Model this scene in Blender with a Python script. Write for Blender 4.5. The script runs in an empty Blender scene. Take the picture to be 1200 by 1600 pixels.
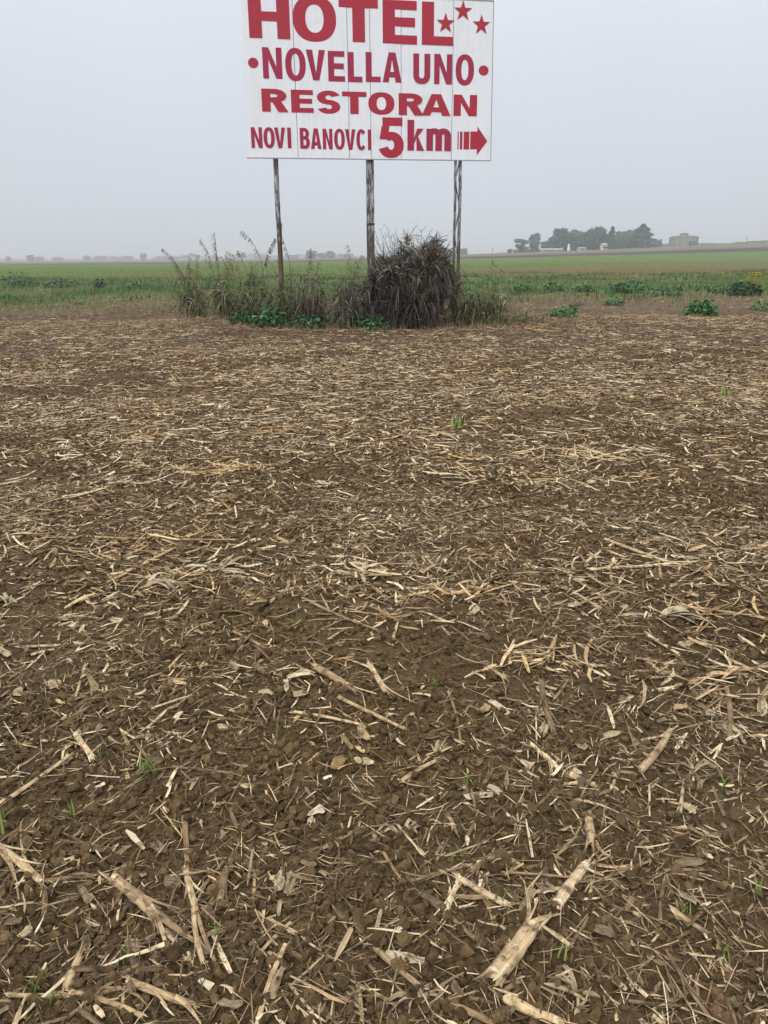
import bpy, math, random
import numpy as np
from math import pi, radians, sin, cos, atan, sqrt
rnd = random.Random(7)
RG = np.random.default_rng(11)
C = bpy.context.scene.collection
SC = bpy.context.scene

# ------------------------------------------------------------------ camera
EYE = 1.5
FPX = 1202.0                      # focal length in photo pixels (photo is 1200 x 1600)
PITCH = atan(398 / FPX)
ROLL = -0.0093
cam_d = bpy.data.cameras.new('camera'); cam = bpy.data.objects.new('camera', cam_d); C.objects.link(cam)
cam_d.sensor_fit = 'VERTICAL'; cam_d.sensor_height = 36.0; cam_d.lens = 36.0 * FPX / 1600
cam_d.clip_start = 0.05; cam_d.clip_end = 8000
from mathutils import Matrix, Vector
RM = Matrix.Rotation(pi / 2 - PITCH, 3, 'X') @ Matrix.Rotation(ROLL, 3, 'Z')
cam.matrix_world = Matrix.Translation((0, 0, EYE)) @ RM.to_4x4()
SC.camera = cam

# ------------------------------------------------------------------ sky, sun, exposure
SUN_EL, SUN_AZ = 50, 205          # soft sun behind the camera, a little to the left (bearing clockwise from +Y)
world = bpy.data.worlds.new('World'); SC.world = world; world.use_nodes = True
nt = world.node_tree; nt.nodes.clear()
def wn(t, **k):
    n = nt.nodes.new(t)
    for a, b in k.items(): setattr(n, a, b)
    return n
out = wn('ShaderNodeOutputWorld'); bg = wn('ShaderNodeBackground'); bg.inputs[1].default_value = 0.1
sky = wn('ShaderNodeTexSky', sky_type='NISHITA', sun_disc=False)
sky.sun_elevation = radians(SUN_EL); sky.sun_rotation = radians(SUN_AZ); sky.dust_density = 4
hsv = wn('ShaderNodeHueSaturation'); hsv.inputs['Saturation'].default_value = 0.4
hsv.inputs['Value'].default_value = 1.0
tc = wn('ShaderNodeTexCoord'); sep = wn('ShaderNodeSeparateXYZ')
# overcast cloud deck: dull at the horizon, brighter towards the zenith
rp = wn('ShaderNodeValToRGB'); rp.color_ramp.interpolation = 'B_SPLINE'
els = [(0.0, (6.9, 7.4, 8.2)), (0.06, (6.8, 7.3, 8.1)), (0.26, (7.7, 8.1, 8.95)), (0.5, (10.6, 11.0, 11.5)), (1.0, (19, 19.5, 20))]
el = rp.color_ramp.elements
while len(el) < len(els): el.new(0.5)
for e, (p, c) in zip(el, els):
    e.position = p; e.color = (c[0] / 20, c[1] / 20, c[2] / 20, 1)
scl = wn('ShaderNodeVectorMath', operation='SCALE'); scl.inputs['Scale'].default_value = 20
nz = wn('ShaderNodeTexNoise'); nz.inputs['Scale'].default_value = 1.6; nz.inputs['Detail'].default_value = 3
mr = wn('ShaderNodeMapRange'); mr.inputs[1].default_value = .3; mr.inputs[2].default_value = .7; mr.inputs[3].default_value = .955; mr.inputs[4].default_value = 1.045
sc2 = wn('ShaderNodeVectorMath', operation='SCALE')
mx = wn('ShaderNodeMix', data_type='RGBA'); mx.inputs[0].default_value = 0.9
L = nt.links.new
L(tc.outputs['Generated'], sep.inputs[0]); L(sep.outputs['Z'], rp.inputs[0]); L(rp.outputs[0], scl.inputs[0])
L(tc.outputs['Generated'], nz.inputs['Vector']); L(nz.outputs[0], mr.inputs[0]); L(scl.outputs[0], sc2.inputs[0]); L(mr.outputs[0], sc2.inputs['Scale'])
L(sky.outputs[0], hsv.inputs['Color']); L(hsv.outputs[0], mx.inputs[6]); L(sc2.outputs[0], mx.inputs[7])
L(mx.outputs[2], bg.inputs[0]); L(bg.outputs[0], out.inputs[0])
sd = bpy.data.lights.new('sun', 'SUN'); sun = bpy.data.objects.new('sun', sd); C.objects.link(sun)
sd.energy = 1.5; sd.angle = radians(18); sd.color = (1.0, 0.97, 0.92)
az, elv = radians(SUN_AZ), radians(SUN_EL)
sun.rotation_euler = Vector((-sin(az) * cos(elv), -cos(az) * cos(elv), -sin(elv))).to_track_quat('-Z', 'Y').to_euler()
SC.view_settings.view_transform = 'Standard'; SC.view_settings.look = 'None'
SC.view_settings.exposure = 0; SC.view_settings.gamma = 1
SC.render.resolution_x = 768; SC.render.resolution_y = 1024
SC.cycles.volume_bounces = 2

# ------------------------------------------------------------------ helpers
def h2(ix, iy, s):
    n = (ix.astype(np.int64) * 374761393 + iy.astype(np.int64) * 668265263 + s * 974634777) & 0xffffffff
    n = ((n ^ (n >> 13)) * 1274126177) & 0xffffffff
    n = ((n ^ (n >> 16)) * 2246822519) & 0xffffffff
    return ((n ^ (n >> 15)) & 0xffffff) / float(0xffffff)
def vn(x, y, f, s=0):
    x = np.asarray(x, float) * f; y = np.asarray(y, float) * f
    ix = np.floor(x); iy = np.floor(y); fx = x - ix; fy = y - iy
    fx = fx * fx * fx * (fx * (fx * 6 - 15) + 10); fy = fy * fy * fy * (fy * (fy * 6 - 15) + 10)
    a = h2(ix, iy, s); b = h2(ix + 1, iy, s); c = h2(ix, iy + 1, s); d = h2(ix + 1, iy + 1, s)
    return (a + (b - a) * fx) * (1 - fy) + (c + (d - c) * fx) * fy - 0.5
def fb(x, y, f, o=3, s=0):
    r = 0; a = 1
    for i in range(o): r = r + a * vn(x + 13.7 * i, y - 7.1 * i, f * 2 ** i, s + i); a *= .5
    return r
def sstep(t):
    t = np.clip(t, 0, 1); return t * t * (3 - 2 * t)
def terr(x, y):
    """Height of the ground: crumbly field by the road, flat plain, a low rise far off on the right."""
    x = np.asarray(x, float); y = np.asarray(y, float)
    d = np.sqrt(x * x + y * y) + 1e-6
    u = x / np.maximum(np.abs(y), 20)
    A = 0.5 + 6.4 * np.clip((u + 0.22) / 0.69, 0, 1.15) ** 1.5
    far = A * sstep((y - 160) / 270)
    near = np.exp(-(d / 60) ** 2)
    z = 0.05 * fb(x, y, .6, 2, 3) * near + 0.02 * np.clip(d / 30, 0, 1) * fb(x, y, .25, 2, 5) * 4
    k = np.clip(4.0 / d, 0.0, 1) ** .8
    z += k * (0.036 * fb(x, y, 5.0, 2, 21) + 0.026 * (0.5 - np.abs(fb(x, y, 13, 2, 31))) + 0.014 * vn(x, y, 36, 41))
    z += 0.10 * np.exp(-((y - 18.6) / 1.3) ** 2) * np.exp(-(x / 6.0) ** 4)      # spoil bank the posts stand in
    return z + far
def GP(px, py, dz=0.0):
    """Point of the ground seen at a photo pixel (flat part of the field)."""
    d = RM @ Vector(((px - 600) / FPX, -(py - 800) / FPX, -1.0))
    t = (dz - EYE) / d.z
    return d.x * t, d.y * t
def FAR(px, Y):
    """x of a point at distance Y whose image column (at the horizon) is px."""
    return (px - 600) / FPX * Y * cos(PITCH)

class Acc:
    """Collects ribbons, tubes and lumps and links them as ONE mesh."""
    def __init__(s): s.V = []; s.Q = []; s.T = []; s.tn = []; s.hu = []; s.lc = []; s.n = 0; s.mq = []; s.mt = []
    def add(s, V, Q=None, T=None, tone=.5, hue=0., lc=None, mi=0):
        V = np.asarray(V, float).reshape(-1, 3); n = len(V)
        s.V.append(V)
        if Q is not None and len(Q): s.Q.append(np.asarray(Q).reshape(-1, 4) + s.n); s.mq.append(np.full(len(s.Q[-1]), mi))
        if T is not None and len(T): s.T.append(np.asarray(T).reshape(-1, 3) + s.n); s.mt.append(np.full(len(s.T[-1]), mi))
        s.tn.append(np.broadcast_to(np.asarray(tone, float), (n,))); s.hu.append(np.broadcast_to(np.asarray(hue, float), (n,)))
        s.lc.append(V if lc is None else np.asarray(lc, float).reshape(-1, 3)); s.n += n
    def ribbons(s, P, S, tone, hue=0., arch=None, mi=0):
        """P (N,k,3) centre lines, S (N,k,3) half-width vectors; arch (N,) lifts the middle along the normal."""
        P = np.asarray(P, float); S = np.asarray(S, float); N, k, _ = P.shape
        if not N: return
        tone = np.broadcast_to(np.asarray(tone, float), (N,)); hue = np.broadcast_to(np.asarray(hue, float), (N,))
        seg = np.linalg.norm(np.diff(P, axis=1), axis=2); al = np.concatenate([np.zeros((N, 1)), np.cumsum(seg, 1)], 1)
        hw = np.linalg.norm(S, axis=2); idv = RG.random(N)[:, None] * 50 + np.zeros((1, k))
        if arch is None:
            V = np.stack([P - S, P + S], 2); c = 2; side = np.stack([-hw, hw], 2)
        else:
            T = np.gradient(P, axis=1); nn = np.cross(T, S); nn /= np.linalg.norm(nn, axis=2, keepdims=True) + 1e-9
            M = P + nn * (np.asarray(arch, float).reshape(-1, 1, 1) * hw[..., None])
            V = np.stack([P - S, M, P + S], 2); c = 3; side = np.stack([-hw, 0 * hw, hw], 2)
        lc = np.stack([side, np.repeat(al[..., None], c, 2), np.repeat(idv[..., None], c, 2)], -1)
        i, j = np.meshgrid(np.arange(k - 1), np.arange(c - 1), indexing='ij'); a = (i * c + j).ravel()
        q = np.stack([a, a + 1, a + c + 1, a + c], 1)
        Q = (q[None] + (np.arange(N) * k * c)[:, None, None]).reshape(-1, 4)
        s.add(V.reshape(-1, 3), Q=Q, tone=np.repeat(tone, k * c), hue=np.repeat(hue, k * c), lc=lc.reshape(-1, 3), mi=mi)
    def tube(s, P, r, m=8, tone=.5, hue=0., jag=0., a0=0., a1=2 * pi, cap=True, flat=1.0, th=.35, mi=0):
        """Tube along P (k,3), radius r (k,). a1-a0 < 2pi gives a split half with a wall."""
        P = np.asarray(P, float); k = len(P); r = np.broadcast_to(np.asarray(r, float), (k,))
        T = np.gradient(P, axis=0); T /= np.linalg.norm(T, axis=1, keepdims=True)
        up = np.array([0, 0, 1.]) if abs(T[0][2]) < .9 else np.array([1., 0, 0])
        A = np.cross(T, up); A /= np.linalg.norm(A, axis=1, keepdims=True); B = np.cross(A, T)
        full = (a1 - a0) > 6.2
        if full:
            an = a0 + np.arange(m) * 2 * pi / m; rr = np.ones(m)
        else:
            h = max(3, m // 2 + 1); t = np.linspace(a0, a1, h); an = np.concatenate([t, t[::-1]]); rr = np.concatenate([np.ones(h), np.full(h, 1 - th)]); m = 2 * h
        wob = 1 + RG.uniform(-.13, .13, m)
        V = P[:, None] + (A[:, None] * np.cos(an)[None, :, None] + B[:, None] * np.sin(an)[None, :, None] * flat) * (r[:, None] * (rr * wob)[None])[..., None]
        if jag:
            V[0] += -T[0] * (RG.uniform(-1, 1, m)[:, None] * jag); V[-1] += T[-1] * (RG.uniform(-1, 1, m)[:, None] * jag)
        al = np.concatenate([[0], np.cumsum(np.linalg.norm(np.diff(P, axis=0), axis=1))]); idv = RG.random() * 50
        lc = np.stack([np.broadcast_to(an[None] * r.mean(), (k, m)), np.repeat(al[:, None], m, 1), np.full((k, m), idv)], -1)
        i, j = np.meshgrid(np.arange(k - 1), np.arange(m), indexing='ij'); a = (i * m + j).ravel(); b = (i * m + (j + 1) % m).ravel()
        s.add(V.reshape(-1, 3), Q=np.stack([a, b, b + m, a + m], 1), tone=tone, hue=hue, lc=lc.reshape(-1, 3), mi=mi)
        if cap:
            for e, row in ((0, V[0]), (k - 1, V[-1])):
                if full:
                    cv = np.concatenate([row, [P[e] - (T[e] if e else -T[e]) * r[e] * .5]]); tt = [(q, (q + 1) % m, m) for q in range(m)]
                    if e == 0: tt = [(y, x, z) for x, y, z in tt]
                    s.add(cv, T=tt, tone=np.minimum(1, tone + .12), hue=hue, lc=cv, mi=mi)
                else:
                    h = m // 2; qq = [(q, q + 1, m - 2 - q, m - 1 - q) for q in range(h - 1)]
                    s.add(row, Q=qq, tone=np.minimum(1, tone + .1), hue=hue, lc=row, mi=mi)
    def box(s, a, b, tone=.5, mi=0, M=None):
        a = np.array(a, float); b = np.array(b, float)
        V = np.array([[x, y, z] for x in (a[0], b[0]) for y in (a[1], b[1]) for z in (a[2], b[2])])
        if M is not None: V = V @ np.array(M.to_3x3()).T + np.array(M.translation)
        s.add(V, Q=[(0, 1, 3, 2), (4, 6, 7, 5), (0, 4, 5, 1), (2, 3, 7, 6), (0, 2, 6, 4), (1, 5, 7, 3)], tone=tone, mi=mi)
    def build(s, name, mats, parent=None, smooth=True, origin=None):
        me = bpy.data.meshes.new(name)
        V = np.concatenate(s.V)
        if origin is not None: V = V - np.array(origin)
        Q = np.concatenate(s.Q) if s.Q else np.zeros((0, 4), int); T = np.concatenate(s.T) if s.T else np.zeros((0, 3), int)
        me.vertices.add(len(V)); me.vertices.foreach_set('co', V.astype(np.float32).ravel())
        li = np.concatenate([Q.ravel(), T.ravel()]).astype(np.int32); me.loops.add(len(li)); me.loops.foreach_set('vertex_index', li)
        np_ = len(Q) + len(T); me.polygons.add(np_)
        st = np.concatenate([np.arange(len(Q)) * 4, len(Q) * 4 + np.arange(len(T)) * 3]).astype(np.int32)
        me.polygons.foreach_set('loop_start', st)
        me.polygons.foreach_set('use_smooth', np.full(np_, smooth))
        mi = np.concatenate(s.mq + s.mt) if (s.mq or s.mt) else np.zeros(np_)
        me.polygons.foreach_set('material_index', mi.astype(np.int32))
        for nm, dt, ar, key in (('tone', 'FLOAT', np.concatenate(s.tn), 'value'), ('hue', 'FLOAT', np.concatenate(s.hu), 'value'), ('lc', 'FLOAT_VECTOR', np.concatenate(s.lc), 'vector')):
            at = me.attributes.new(nm, dt, 'POINT'); at.data.foreach_set(key, ar.astype(np.float32).ravel())
        me.update(calc_edges=True)
        for m in (mats if isinstance(mats, (list, tuple)) else [mats]): me.materials.append(m)
        o = bpy.data.objects.new(name, me); C.objects.link(o)
        if parent is not None: o.parent = parent
        if origin is not None: o.location = origin
        return o
def tag(o, label=None, cat=None, group=None, kind=None):
    for k, v in (('label', label), ('category', cat), ('group', group), ('kind', kind)):
        if v: o[k] = v
    return o
def empty(name, loc, rz=0):
    o = bpy.data.objects.new(name, None); C.objects.link(o); o.location = loc; o.rotation_euler.z = rz; o.empty_display_size = .2
    return o

# ------------------------------------------------------------------ materials
class MatB:
    def __init__(s, name, rough=.8, spec=.25):
        s.m = bpy.data.materials.new(name); s.m.use_nodes = True; s.t = s.m.node_tree; s.b = s.t.nodes['Principled BSDF']
        s.b.inputs['Roughness'].default_value = rough; s.b.inputs['Specular IOR Level'].default_value = spec
    def n(s, t, ins=None, **k):
        n = s.t.nodes.new(t)
        for a, b in k.items(): setattr(n, a, b)
        for a, b in (ins or {}).items():
            if isinstance(b, bpy.types.NodeSocket): s.t.links.new(b, n.inputs[a])
            else: n.inputs[a].default_value = b
        return n
    def noise(s, scale, detail=3, vec=None, rough=.55): 
        i = {'Scale': scale, 'Detail': detail, 'Roughness': rough}
        if vec is not None: i['Vector'] = vec
        return s.n('ShaderNodeTexNoise', i).outputs[0]
    def ramp(s, fac, stops, interp='LINEAR'):
        r = s.n('ShaderNodeValToRGB', {0: fac}); e = r.color_ramp.elements; r.color_ramp.interpolation = interp
        while len(e) < len(stops): e.new(.5)
        for a, (p, c) in zip(e, stops): a.position = p; a.color = (*c, 1) if isinstance(c, tuple) else (c, c, c, 1)
        return r.outputs[0]
    def mix(s, f, a, b, mode='MIX'):
        n = s.n('ShaderNodeMix', data_type='RGBA', blend_type=mode)
        for i, v in ((0, f), (6, a), (7, b)):
            if isinstance(v, bpy.types.NodeSocket): s.t.links.new(v, n.inputs[i])
            else: n.inputs[i].default_value = v if not isinstance(v, tuple) else (*v, 1)
        return n.outputs[2]
    def math(s, op, a, b=0., c=None, clamp=False):
        n = s.n('ShaderNodeMath', operation=op); n.use_clamp = clamp
        for i, v in ((0, a), (1, b), (2, c)):
            if v is None: continue
            if isinstance(v, bpy.types.NodeSocket): s.t.links.new(v, n.inputs[i])
            else: n.inputs[i].default_value = v
        return n.outputs[0]
    def vmul(s, v, k):
        return s.n('ShaderNodeVectorMath', {0: v, 1: k}, operation='MULTIPLY').outputs[0]
    def attr(s, name, o='Fac'): return s.n('ShaderNodeAttribute', attribute_name=name).outputs[o]
    def bump(s, h, st, d): 
        b = s.n('ShaderNodeBump', {'Height': h, 'Strength': st, 'Distance': d}); s.t.links.new(b.outputs[0], s.b.inputs['Normal'])
    def col(s, c):
        if isinstance(c, bpy.types.NodeSocket): s.t.links.new(c, s.b.inputs['Base Color'])
        else: s.b.inputs['Base Color'].default_value = (*c, 1)
        return s.m

def straw_mat(name, stops, streak=.75, dirt=True, rough=.75, spec=.2):
    b = MatB(name, rough, spec); tone = b.attr('tone'); hue = b.attr('hue'); lc = b.attr('lc', 'Vector')
    st = b.noise(1, 3, b.vmul(lc, (420, 16, 1))); bl = b.noise(1, 3, b.vmul(lc, (45, 30, 1)))
    f = b.math('ADD', tone, b.math('MULTIPLY', b.math('SUBTRACT', st, .5), streak)); f = b.math('ADD', f, b.math('MULTIPLY', b.math('SUBTRACT', bl, .5), .35), clamp=True)
    c = b.ramp(f, stops)
    c = b.mix(b.math('MULTIPLY', hue, 1.0, clamp=True), c, (1.0, .84, .58), 'MULTIPLY')
    if dirt:
        g = b.n('ShaderNodeNewGeometry').outputs['Position']; dn = b.noise(38, 4, g, .65)
        c = b.mix(b.ramp(dn, [(.50, 0.), (.66, .8)]), c, (.085, .062, .042))
    b.bump(b.math('ADD', st, b.math('MULTIPLY', bl, .6)), .9, .004)
    return b.col(c)
STOPS = [(0, (.042, .028, .018)), (.25, (.140, .092, .051)), (.5, (.315, .218, .124)), (.75, (.58, .435, .262)), (1, (.82, .685, .47))]
M_STRAW = straw_mat('maize_straw', STOPS)
M_PITH = straw_mat('maize_husk', [(0, (.06, .044, .028)), (.3, (.16, .118, .07)), (.6, (.34, .262, .155)), (1, (.66, .56, .38))], .8)
M_COB = straw_mat('maize_cob', [(0, (.05, .03, .02)), (.5, (.17, .095, .055)), (1, (.36, .24, .15))], .5)
M_DEAD = straw_mat('dead_leaf', [(0, (.012, .010, .010)), (.3, (.042, .036, .033)), (.6, (.125, .108, .095)), (1, (.40, .35, .28))], .25, False)
M_BROWN = straw_mat('brown_weed', [(0, (.022, .02, .014)), (.3, (.06, .055, .04)), (.6, (.14, .115, .08)), (1, (.36, .30, .22))], .25, False)
M_REED = straw_mat('reed_leaf', [(0, (.028, .036, .014)), (.3, (.075, .090, .032)), (.6, (.185, .165, .085)), (1, (.46, .38, .24))], .25, False)
def green_mat(name, stops, rough=.6):
    b = MatB(name, rough, .3); tone = b.attr('tone'); lc = b.attr('lc', 'Vector')
    f = b.math('ADD', tone, b.math('MULTIPLY', b.math('SUBTRACT', b.noise(1, 2, b.vmul(lc, (60, 20, 1))), .5), .3), clamp=True)
    b.b.inputs['Subsurface Weight'].default_value = 0
    return b.col(b.ramp(f, stops))
M_GRASS = green_mat('grass_blade', [(0, (.024, .06, .008)), (.4, (.06, .13, .018)), (.75, (.13, .20, .04)), (1, (.27, .24, .09))])
M_CROP = green_mat('crop_blade', [(0, (.04, .09, .008)), (.5, (.075, .15, .016)), (1, (.13, .20, .035))])
M_WEED = green_mat('broad_weed', [(0, (.008, .034, .010)), (.4, (.022, .088, .025)), (.75, (.055, .16, .045)), (1, (.13, .24, .06))])
M_SPROUT = green_mat('sprout', [(0, (.06, .10, .02)), (.5, (.13, .19, .035)), (1, (.26, .30, .08))])
M_FLOWER = MatB('yellow_petal', .6).col((.62, .5, .03))

def soil_mat(name, zones):
    b = MatB(name, .95, .12); geo = b.n('ShaderNodeNewGeometry'); pos = geo.outputs['Position']
    n1 = b.noise(7, 5, pos, .65); n2 = b.noise(60, 5, pos, .7); n3 = b.noise(1.1, 4, pos, .6)
    soil = b.ramp(n2, [(.3, (.042, .0255, .0125)), (.52, (.116, .0755, .038)), (.72, (.222, .155, .083))])
    soil = b.mix(b.ramp(n1, [(.35, 0.), (.7, .55)]), soil, (.140, .095, .050))
    soil = b.mix(b.ramp(n3, [(.4, 0.), (.65, .35)]), soil, (.080, .052, .026))
    if zones:
        sp = b.n('ShaderNodeSeparateXYZ', {0: pos}); Y = sp.outputs['Y']; X = sp.outputs['X']
        mot = b.noise(.55, 5, b.vmul(pos, (1, .45, 1)), .7); fine = b.noise(9, 4, pos, .75); big = b.noise(.10, 3, b.vmul(pos, (1, .35, 1)), .6)
        def step(v, a, w): return b.math('DIVIDE', b.math('SUBTRACT', v, a), w, clamp=True)
        Yj = b.math('ADD', Y, b.math('MULTIPLY', b.math('SUBTRACT', mot, .5), 9.0))
        # litter too fine to model farther off
        lit = b.ramp(b.noise(26, 5, b.vmul(pos, (.5, 1.3, 1)), .8), [(.46, (.052, .033, .021)), (.62, (.16, .110, .070)), (.74, (.31, .23, .15))])
        c = b.mix(b.math('MULTIPLY', step(Y, 4.5, 10.), .85), soil, lit)
        # bare verge behind the posts: reddish soil with weeds coming through
        vs = b.mix(b.ramp(fine, [(.35, 0.), (.65, 1.)]), (.075, .046, .027), (.19, .135, .085))
        c = b.mix(step(Yj, 20.5, 4.), c, vs)
        wd = b.ramp(fine, [(.3, (.030, .066, .010)), (.55, (.075, .125, .022)), (.75, (.16, .15, .05))])
        wfac = b.math('MULTIPLY', step(Yj, 24., 12.), b.ramp(b.math('ADD', b.math('MULTIPLY', mot, .6), b.math('MULTIPLY', fine, .45)), [(.42, 0.), (.58, 1.)]))
        c = b.mix(wfac, c, wd)
        # right-hand part keeps a strip of reddish dead weeds before the crop
        u = b.math('DIVIDE', X, b.math('MAXIMUM', Y, 1.))
        rs = b.math('MULTIPLY', b.math('MULTIPLY', step(Yj, 52., 8.), step(u, -.05, .25)), .97)
        c = b.mix(rs, c, b.mix(b.ramp(b.math('ADD', b.math('MULTIPLY', mot, .5), b.math('MULTIPLY', fine, .5)), [(.38, 0.), (.6, 1.)]), (.150, .080, .042), (.10, .11, .03)))
        cs = b.math('ADD', 72., b.math('MULTIPLY', step(u, -.05, .35), 42.))
        crop = b.mix(b.ramp(big, [(.35, 0.), (.65, 1.)]), (.062, .115, .008), (.088, .14, .016))
        crop = b.mix(b.math('MULTIPLY', fine, .5), crop, (.15, .15, .045))
        c = b.mix(b.math('DIVIDE', b.math('SUBTRACT', b.math('ADD', Y, b.math('MULTIPLY', b.math('SUBTRACT', mot, .5), 30.)), cs), 22., clamp=True), c, crop)
        c = b.mix(step(Y, 262., 4.), c, (.045, .038, .032))
        c = b.mix(step(Y, 300., 10.), c, b.mix(mot, (.12, .088, .06), (.19, .145, .105)))
    else:
        tn = b.attr('tone'); c = b.mix(1.0, soil, b.ramp(tn, [(0, (.72, .70, .68)), (.5, (1.12, 1.10, 1.07)), (1, (1.65, 1.6, 1.52))]), 'MULTIPLY')
    h = b.math('ADD', b.math('MULTIPLY', n1, .6), b.math('MULTIPLY', n2, .5)); h = b.math('ADD', h, b.math('MULTIPLY', b.noise(240, 3, pos, .7), .16))
    b.bump(h, 1.0, .02)
    return b.col(c)
M_SOIL = soil_mat('field_soil', True); M_CLOD = soil_mat('clod_soil', False)

# ------------------------------------------------------------------ the ground, one grid cut into fields
rows = [-320, -150, -60, -20, -8, -3, -1, 0, .3]
y = .5
while y < 26: rows.append(y); y *= 1.0055
while y < 1790: rows.append(y); y *= 1.022
for cut in (262, 300):                                   # field edges lie on grid rows
    i = int(np.argmin([abs(r - cut) for r in rows])); rows[i] = cut
rows.append(1800); rows = np.array(rows, float)
uu = np.linspace(-.62, .62, 400)
vv = np.array([.05, .15, .35, .8, 1.6, 3, 6, 12, 25, 50, 100, 200, 400, 800])
cols = len(uu) + 2 * len(vv)
half = .62 * np.maximum(rows, .5) + 1.5
X = np.concatenate([-(half[:, None] + vv[::-1][None]), half[:, None] * (uu / .62)[None], half[:, None] + vv[None]], 1)
Y = np.repeat(rows[:, None], cols, 1); Z = terr(X, Y)
def sheet(name, i0, i1, label=None):
    a = Acc(); V = np.stack([X[i0:i1 + 1], Y[i0:i1 + 1], Z[i0:i1 + 1]], -1); n = i1 - i0
    i, j = np.meshgrid(np.arange(n), np.arange(cols - 1), indexing='ij'); q = (i * cols + j).ravel()
    a.add(V, Q=np.stack([q, q + 1, q + cols + 1, q + cols], 1)); o = a.build(name, M_SOIL); return tag(o, kind='structure', label=label)
ia = int(np.argmin(abs(rows - 70))); ib = int(np.where(rows == 262)[0][0]); ic = int(np.where(rows == 300)[0][0])
sheet('ground', 0, ia, 'brown soil of the harvested maize field'); sheet('green_field', ia, ib, 'flat green field behind the billboard')
sheet('ploughed_field', ib, ic, 'dark ploughed strip beyond the green field'); sheet('brown_field', ic, len(rows) - 1, 'brown field rising towards the trees')

# ------------------------------------------------------------------ residue and clods
def spread(n, y0, y1, p=1.0, umax=.60, extra=1.6):
    """n points over the wedge of field the camera sees (plus a margin), density falling as y**-(p-1)."""
    t = RG.random(n)
    if abs(p - 2) < 1e-6: yy = y0 * (y1 / y0) ** t
    else: e = 2 - p; yy = (y0 ** e + t * (y1 ** e - y0 ** e)) ** (1 / e)
    return RG.uniform(-1, 1, n) * (umax * yy + extra), yy
def patch(x, y):            # where the harvester left more straw
    return np.clip(.72 + 1.15 * fb(x, y, 1.1, 3, 77) + .7 * fb(x, y * 1.6, .25, 2, 91) - .35 * np.exp(-((x - .25) ** 2 / .12 + (y - 2.75) ** 2 / .10)) , 0.05, 1.3)
def litter(name, n, y0, y1, p, lmin, lmax, wmin, wmax, label, tone=(.12, .62), arch=None, k=4, mat=None, roll=.5, pitch=.16, thr=True, lift=.004):
    x, y = spread(n, y0, y1, p)
    if thr:
        m = RG.random(n) < patch(x, y); x, y = x[m], y[m]
    n = len(x); Ln = lmin * (lmax / lmin) ** RG.random(n); W = wmin * (wmax / wmin) ** RG.random(n) * .5
    yaw = RG.uniform(-pi, pi, n); bend = RG.normal(0, 1, n) ** 3 * .13; t = np.linspace(-.5, .5, k)
    ang = yaw[:, None] + bend[:, None] * t[None]
    dx = np.cos(ang) * Ln[:, None] / (k - 1); dy = np.sin(ang) * Ln[:, None] / (k - 1)
    px = x[:, None] + np.cumsum(dx, 1) - dx.sum(1, keepdims=True) * .5; py = y[:, None] + np.cumsum(dy, 1) - dy.sum(1, keepdims=True) * .5
    hz = terr(px, py); mean = np.maximum(hz.mean(1, keepdims=True), hz.max(1, keepdims=True) - .012)
    pz = .45 * hz + .55 * mean + lift + t[None] * Ln[:, None] * RG.normal(0, pitch, n)[:, None] + RG.uniform(0, .012, n)[:, None] + (t[None] ** 2) * Ln[:, None] * RG.normal(0, .12, n)[:, None]
    P = np.stack([px, py, pz], -1); ro = RG.normal(0, roll, n)[:, None] + RG.normal(0, .3, n)[:, None] * t[None] * 2
    e1 = RG.uniform(0, .75, n)[:, None]; e2 = RG.uniform(0, .95, n)[:, None]; tt_ = np.abs(t)[None] * 2; taper = (1 - tt_ ** 3 * np.where(t[None] < 0, e1, e2)) * (1 + RG.uniform(-.25, .25, (n, k)))
    S = np.stack([-np.sin(ang) * np.cos(ro), np.cos(ang) * np.cos(ro), np.sin(ro)], -1) * (W[:, None] * taper)[..., None]
    tn = np.clip(np.where(RG.random(n) < (.60 if y0 < 5 else .74), RG.normal(tone[0] * .6 + tone[1] * .4, .12, n), RG.normal(tone[1] + .05, .12, n)), 0, 1)
    hu = np.clip(RG.normal(.08, .2, n) + .6 * (fb(x, y, 1.3, 2, 140) > .25) * RG.random(n), 0, 1)
    a = Acc(); a.ribbons(P, S, tn, hu, arch=None if arch is None else RG.uniform(-arch, arch, n))
    return tag(a.build(name, mat or M_STRAW), label, kind='stuff')
litter('straw_litter', 26000, .8, 5, .9, .015, .08, .0012, .005, 'dull broken chaff among the near clods', (.0, .5), lift=.012)
litter('straw_litter', 40857, .8, 5, .9, .012, .07, .001, .004, 'fine shredded maize straw over the near soil', (.0, .62), k=3)
litter('straw_litter', 12938, .8, 5, .9, .016, .07, .004, .012, 'torn strips of maize leaf over the near soil', (.0, .68), arch=.5)
litter('straw_litter', 2669, .8, 5.5, .9, .04, .16, .005, .014, 'split lengths of maize stalk and leaf over the near soil', (.1, .85), arch=.9, k=5, lift=.010, roll=.35)
litter('straw_litter', 11576, .8, 5, .9, .03, .13, .0015, .0045, 'thin straw lying over the near clods', (.1, .78), lift=.010)
litter('straw_litter', 15239, 5, 20, 1.0, .08, .26, .008, .018, 'long pale straw lying flat in the field', (.4, .95), pitch=.04, lift=.012, roll=.3, arch=.6)
litter('straw_litter', 72000, 4, 9, .9, .02, .10, .003, .009, 'shredded maize straw in the nearer middle of the field', (.05, .68), pitch=.08)
litter('straw_litter', 22388, 3.2, 9, .9, .035, .15, .005, .015, 'longer maize straw in the nearer middle of the field', (.15, .78), pitch=.08)
litter('straw_litter', 55018, 8, 14, .9, .03, .14, .004, .012, 'shredded maize straw in the middle of the field', (.1, .68), pitch=.07)
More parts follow.
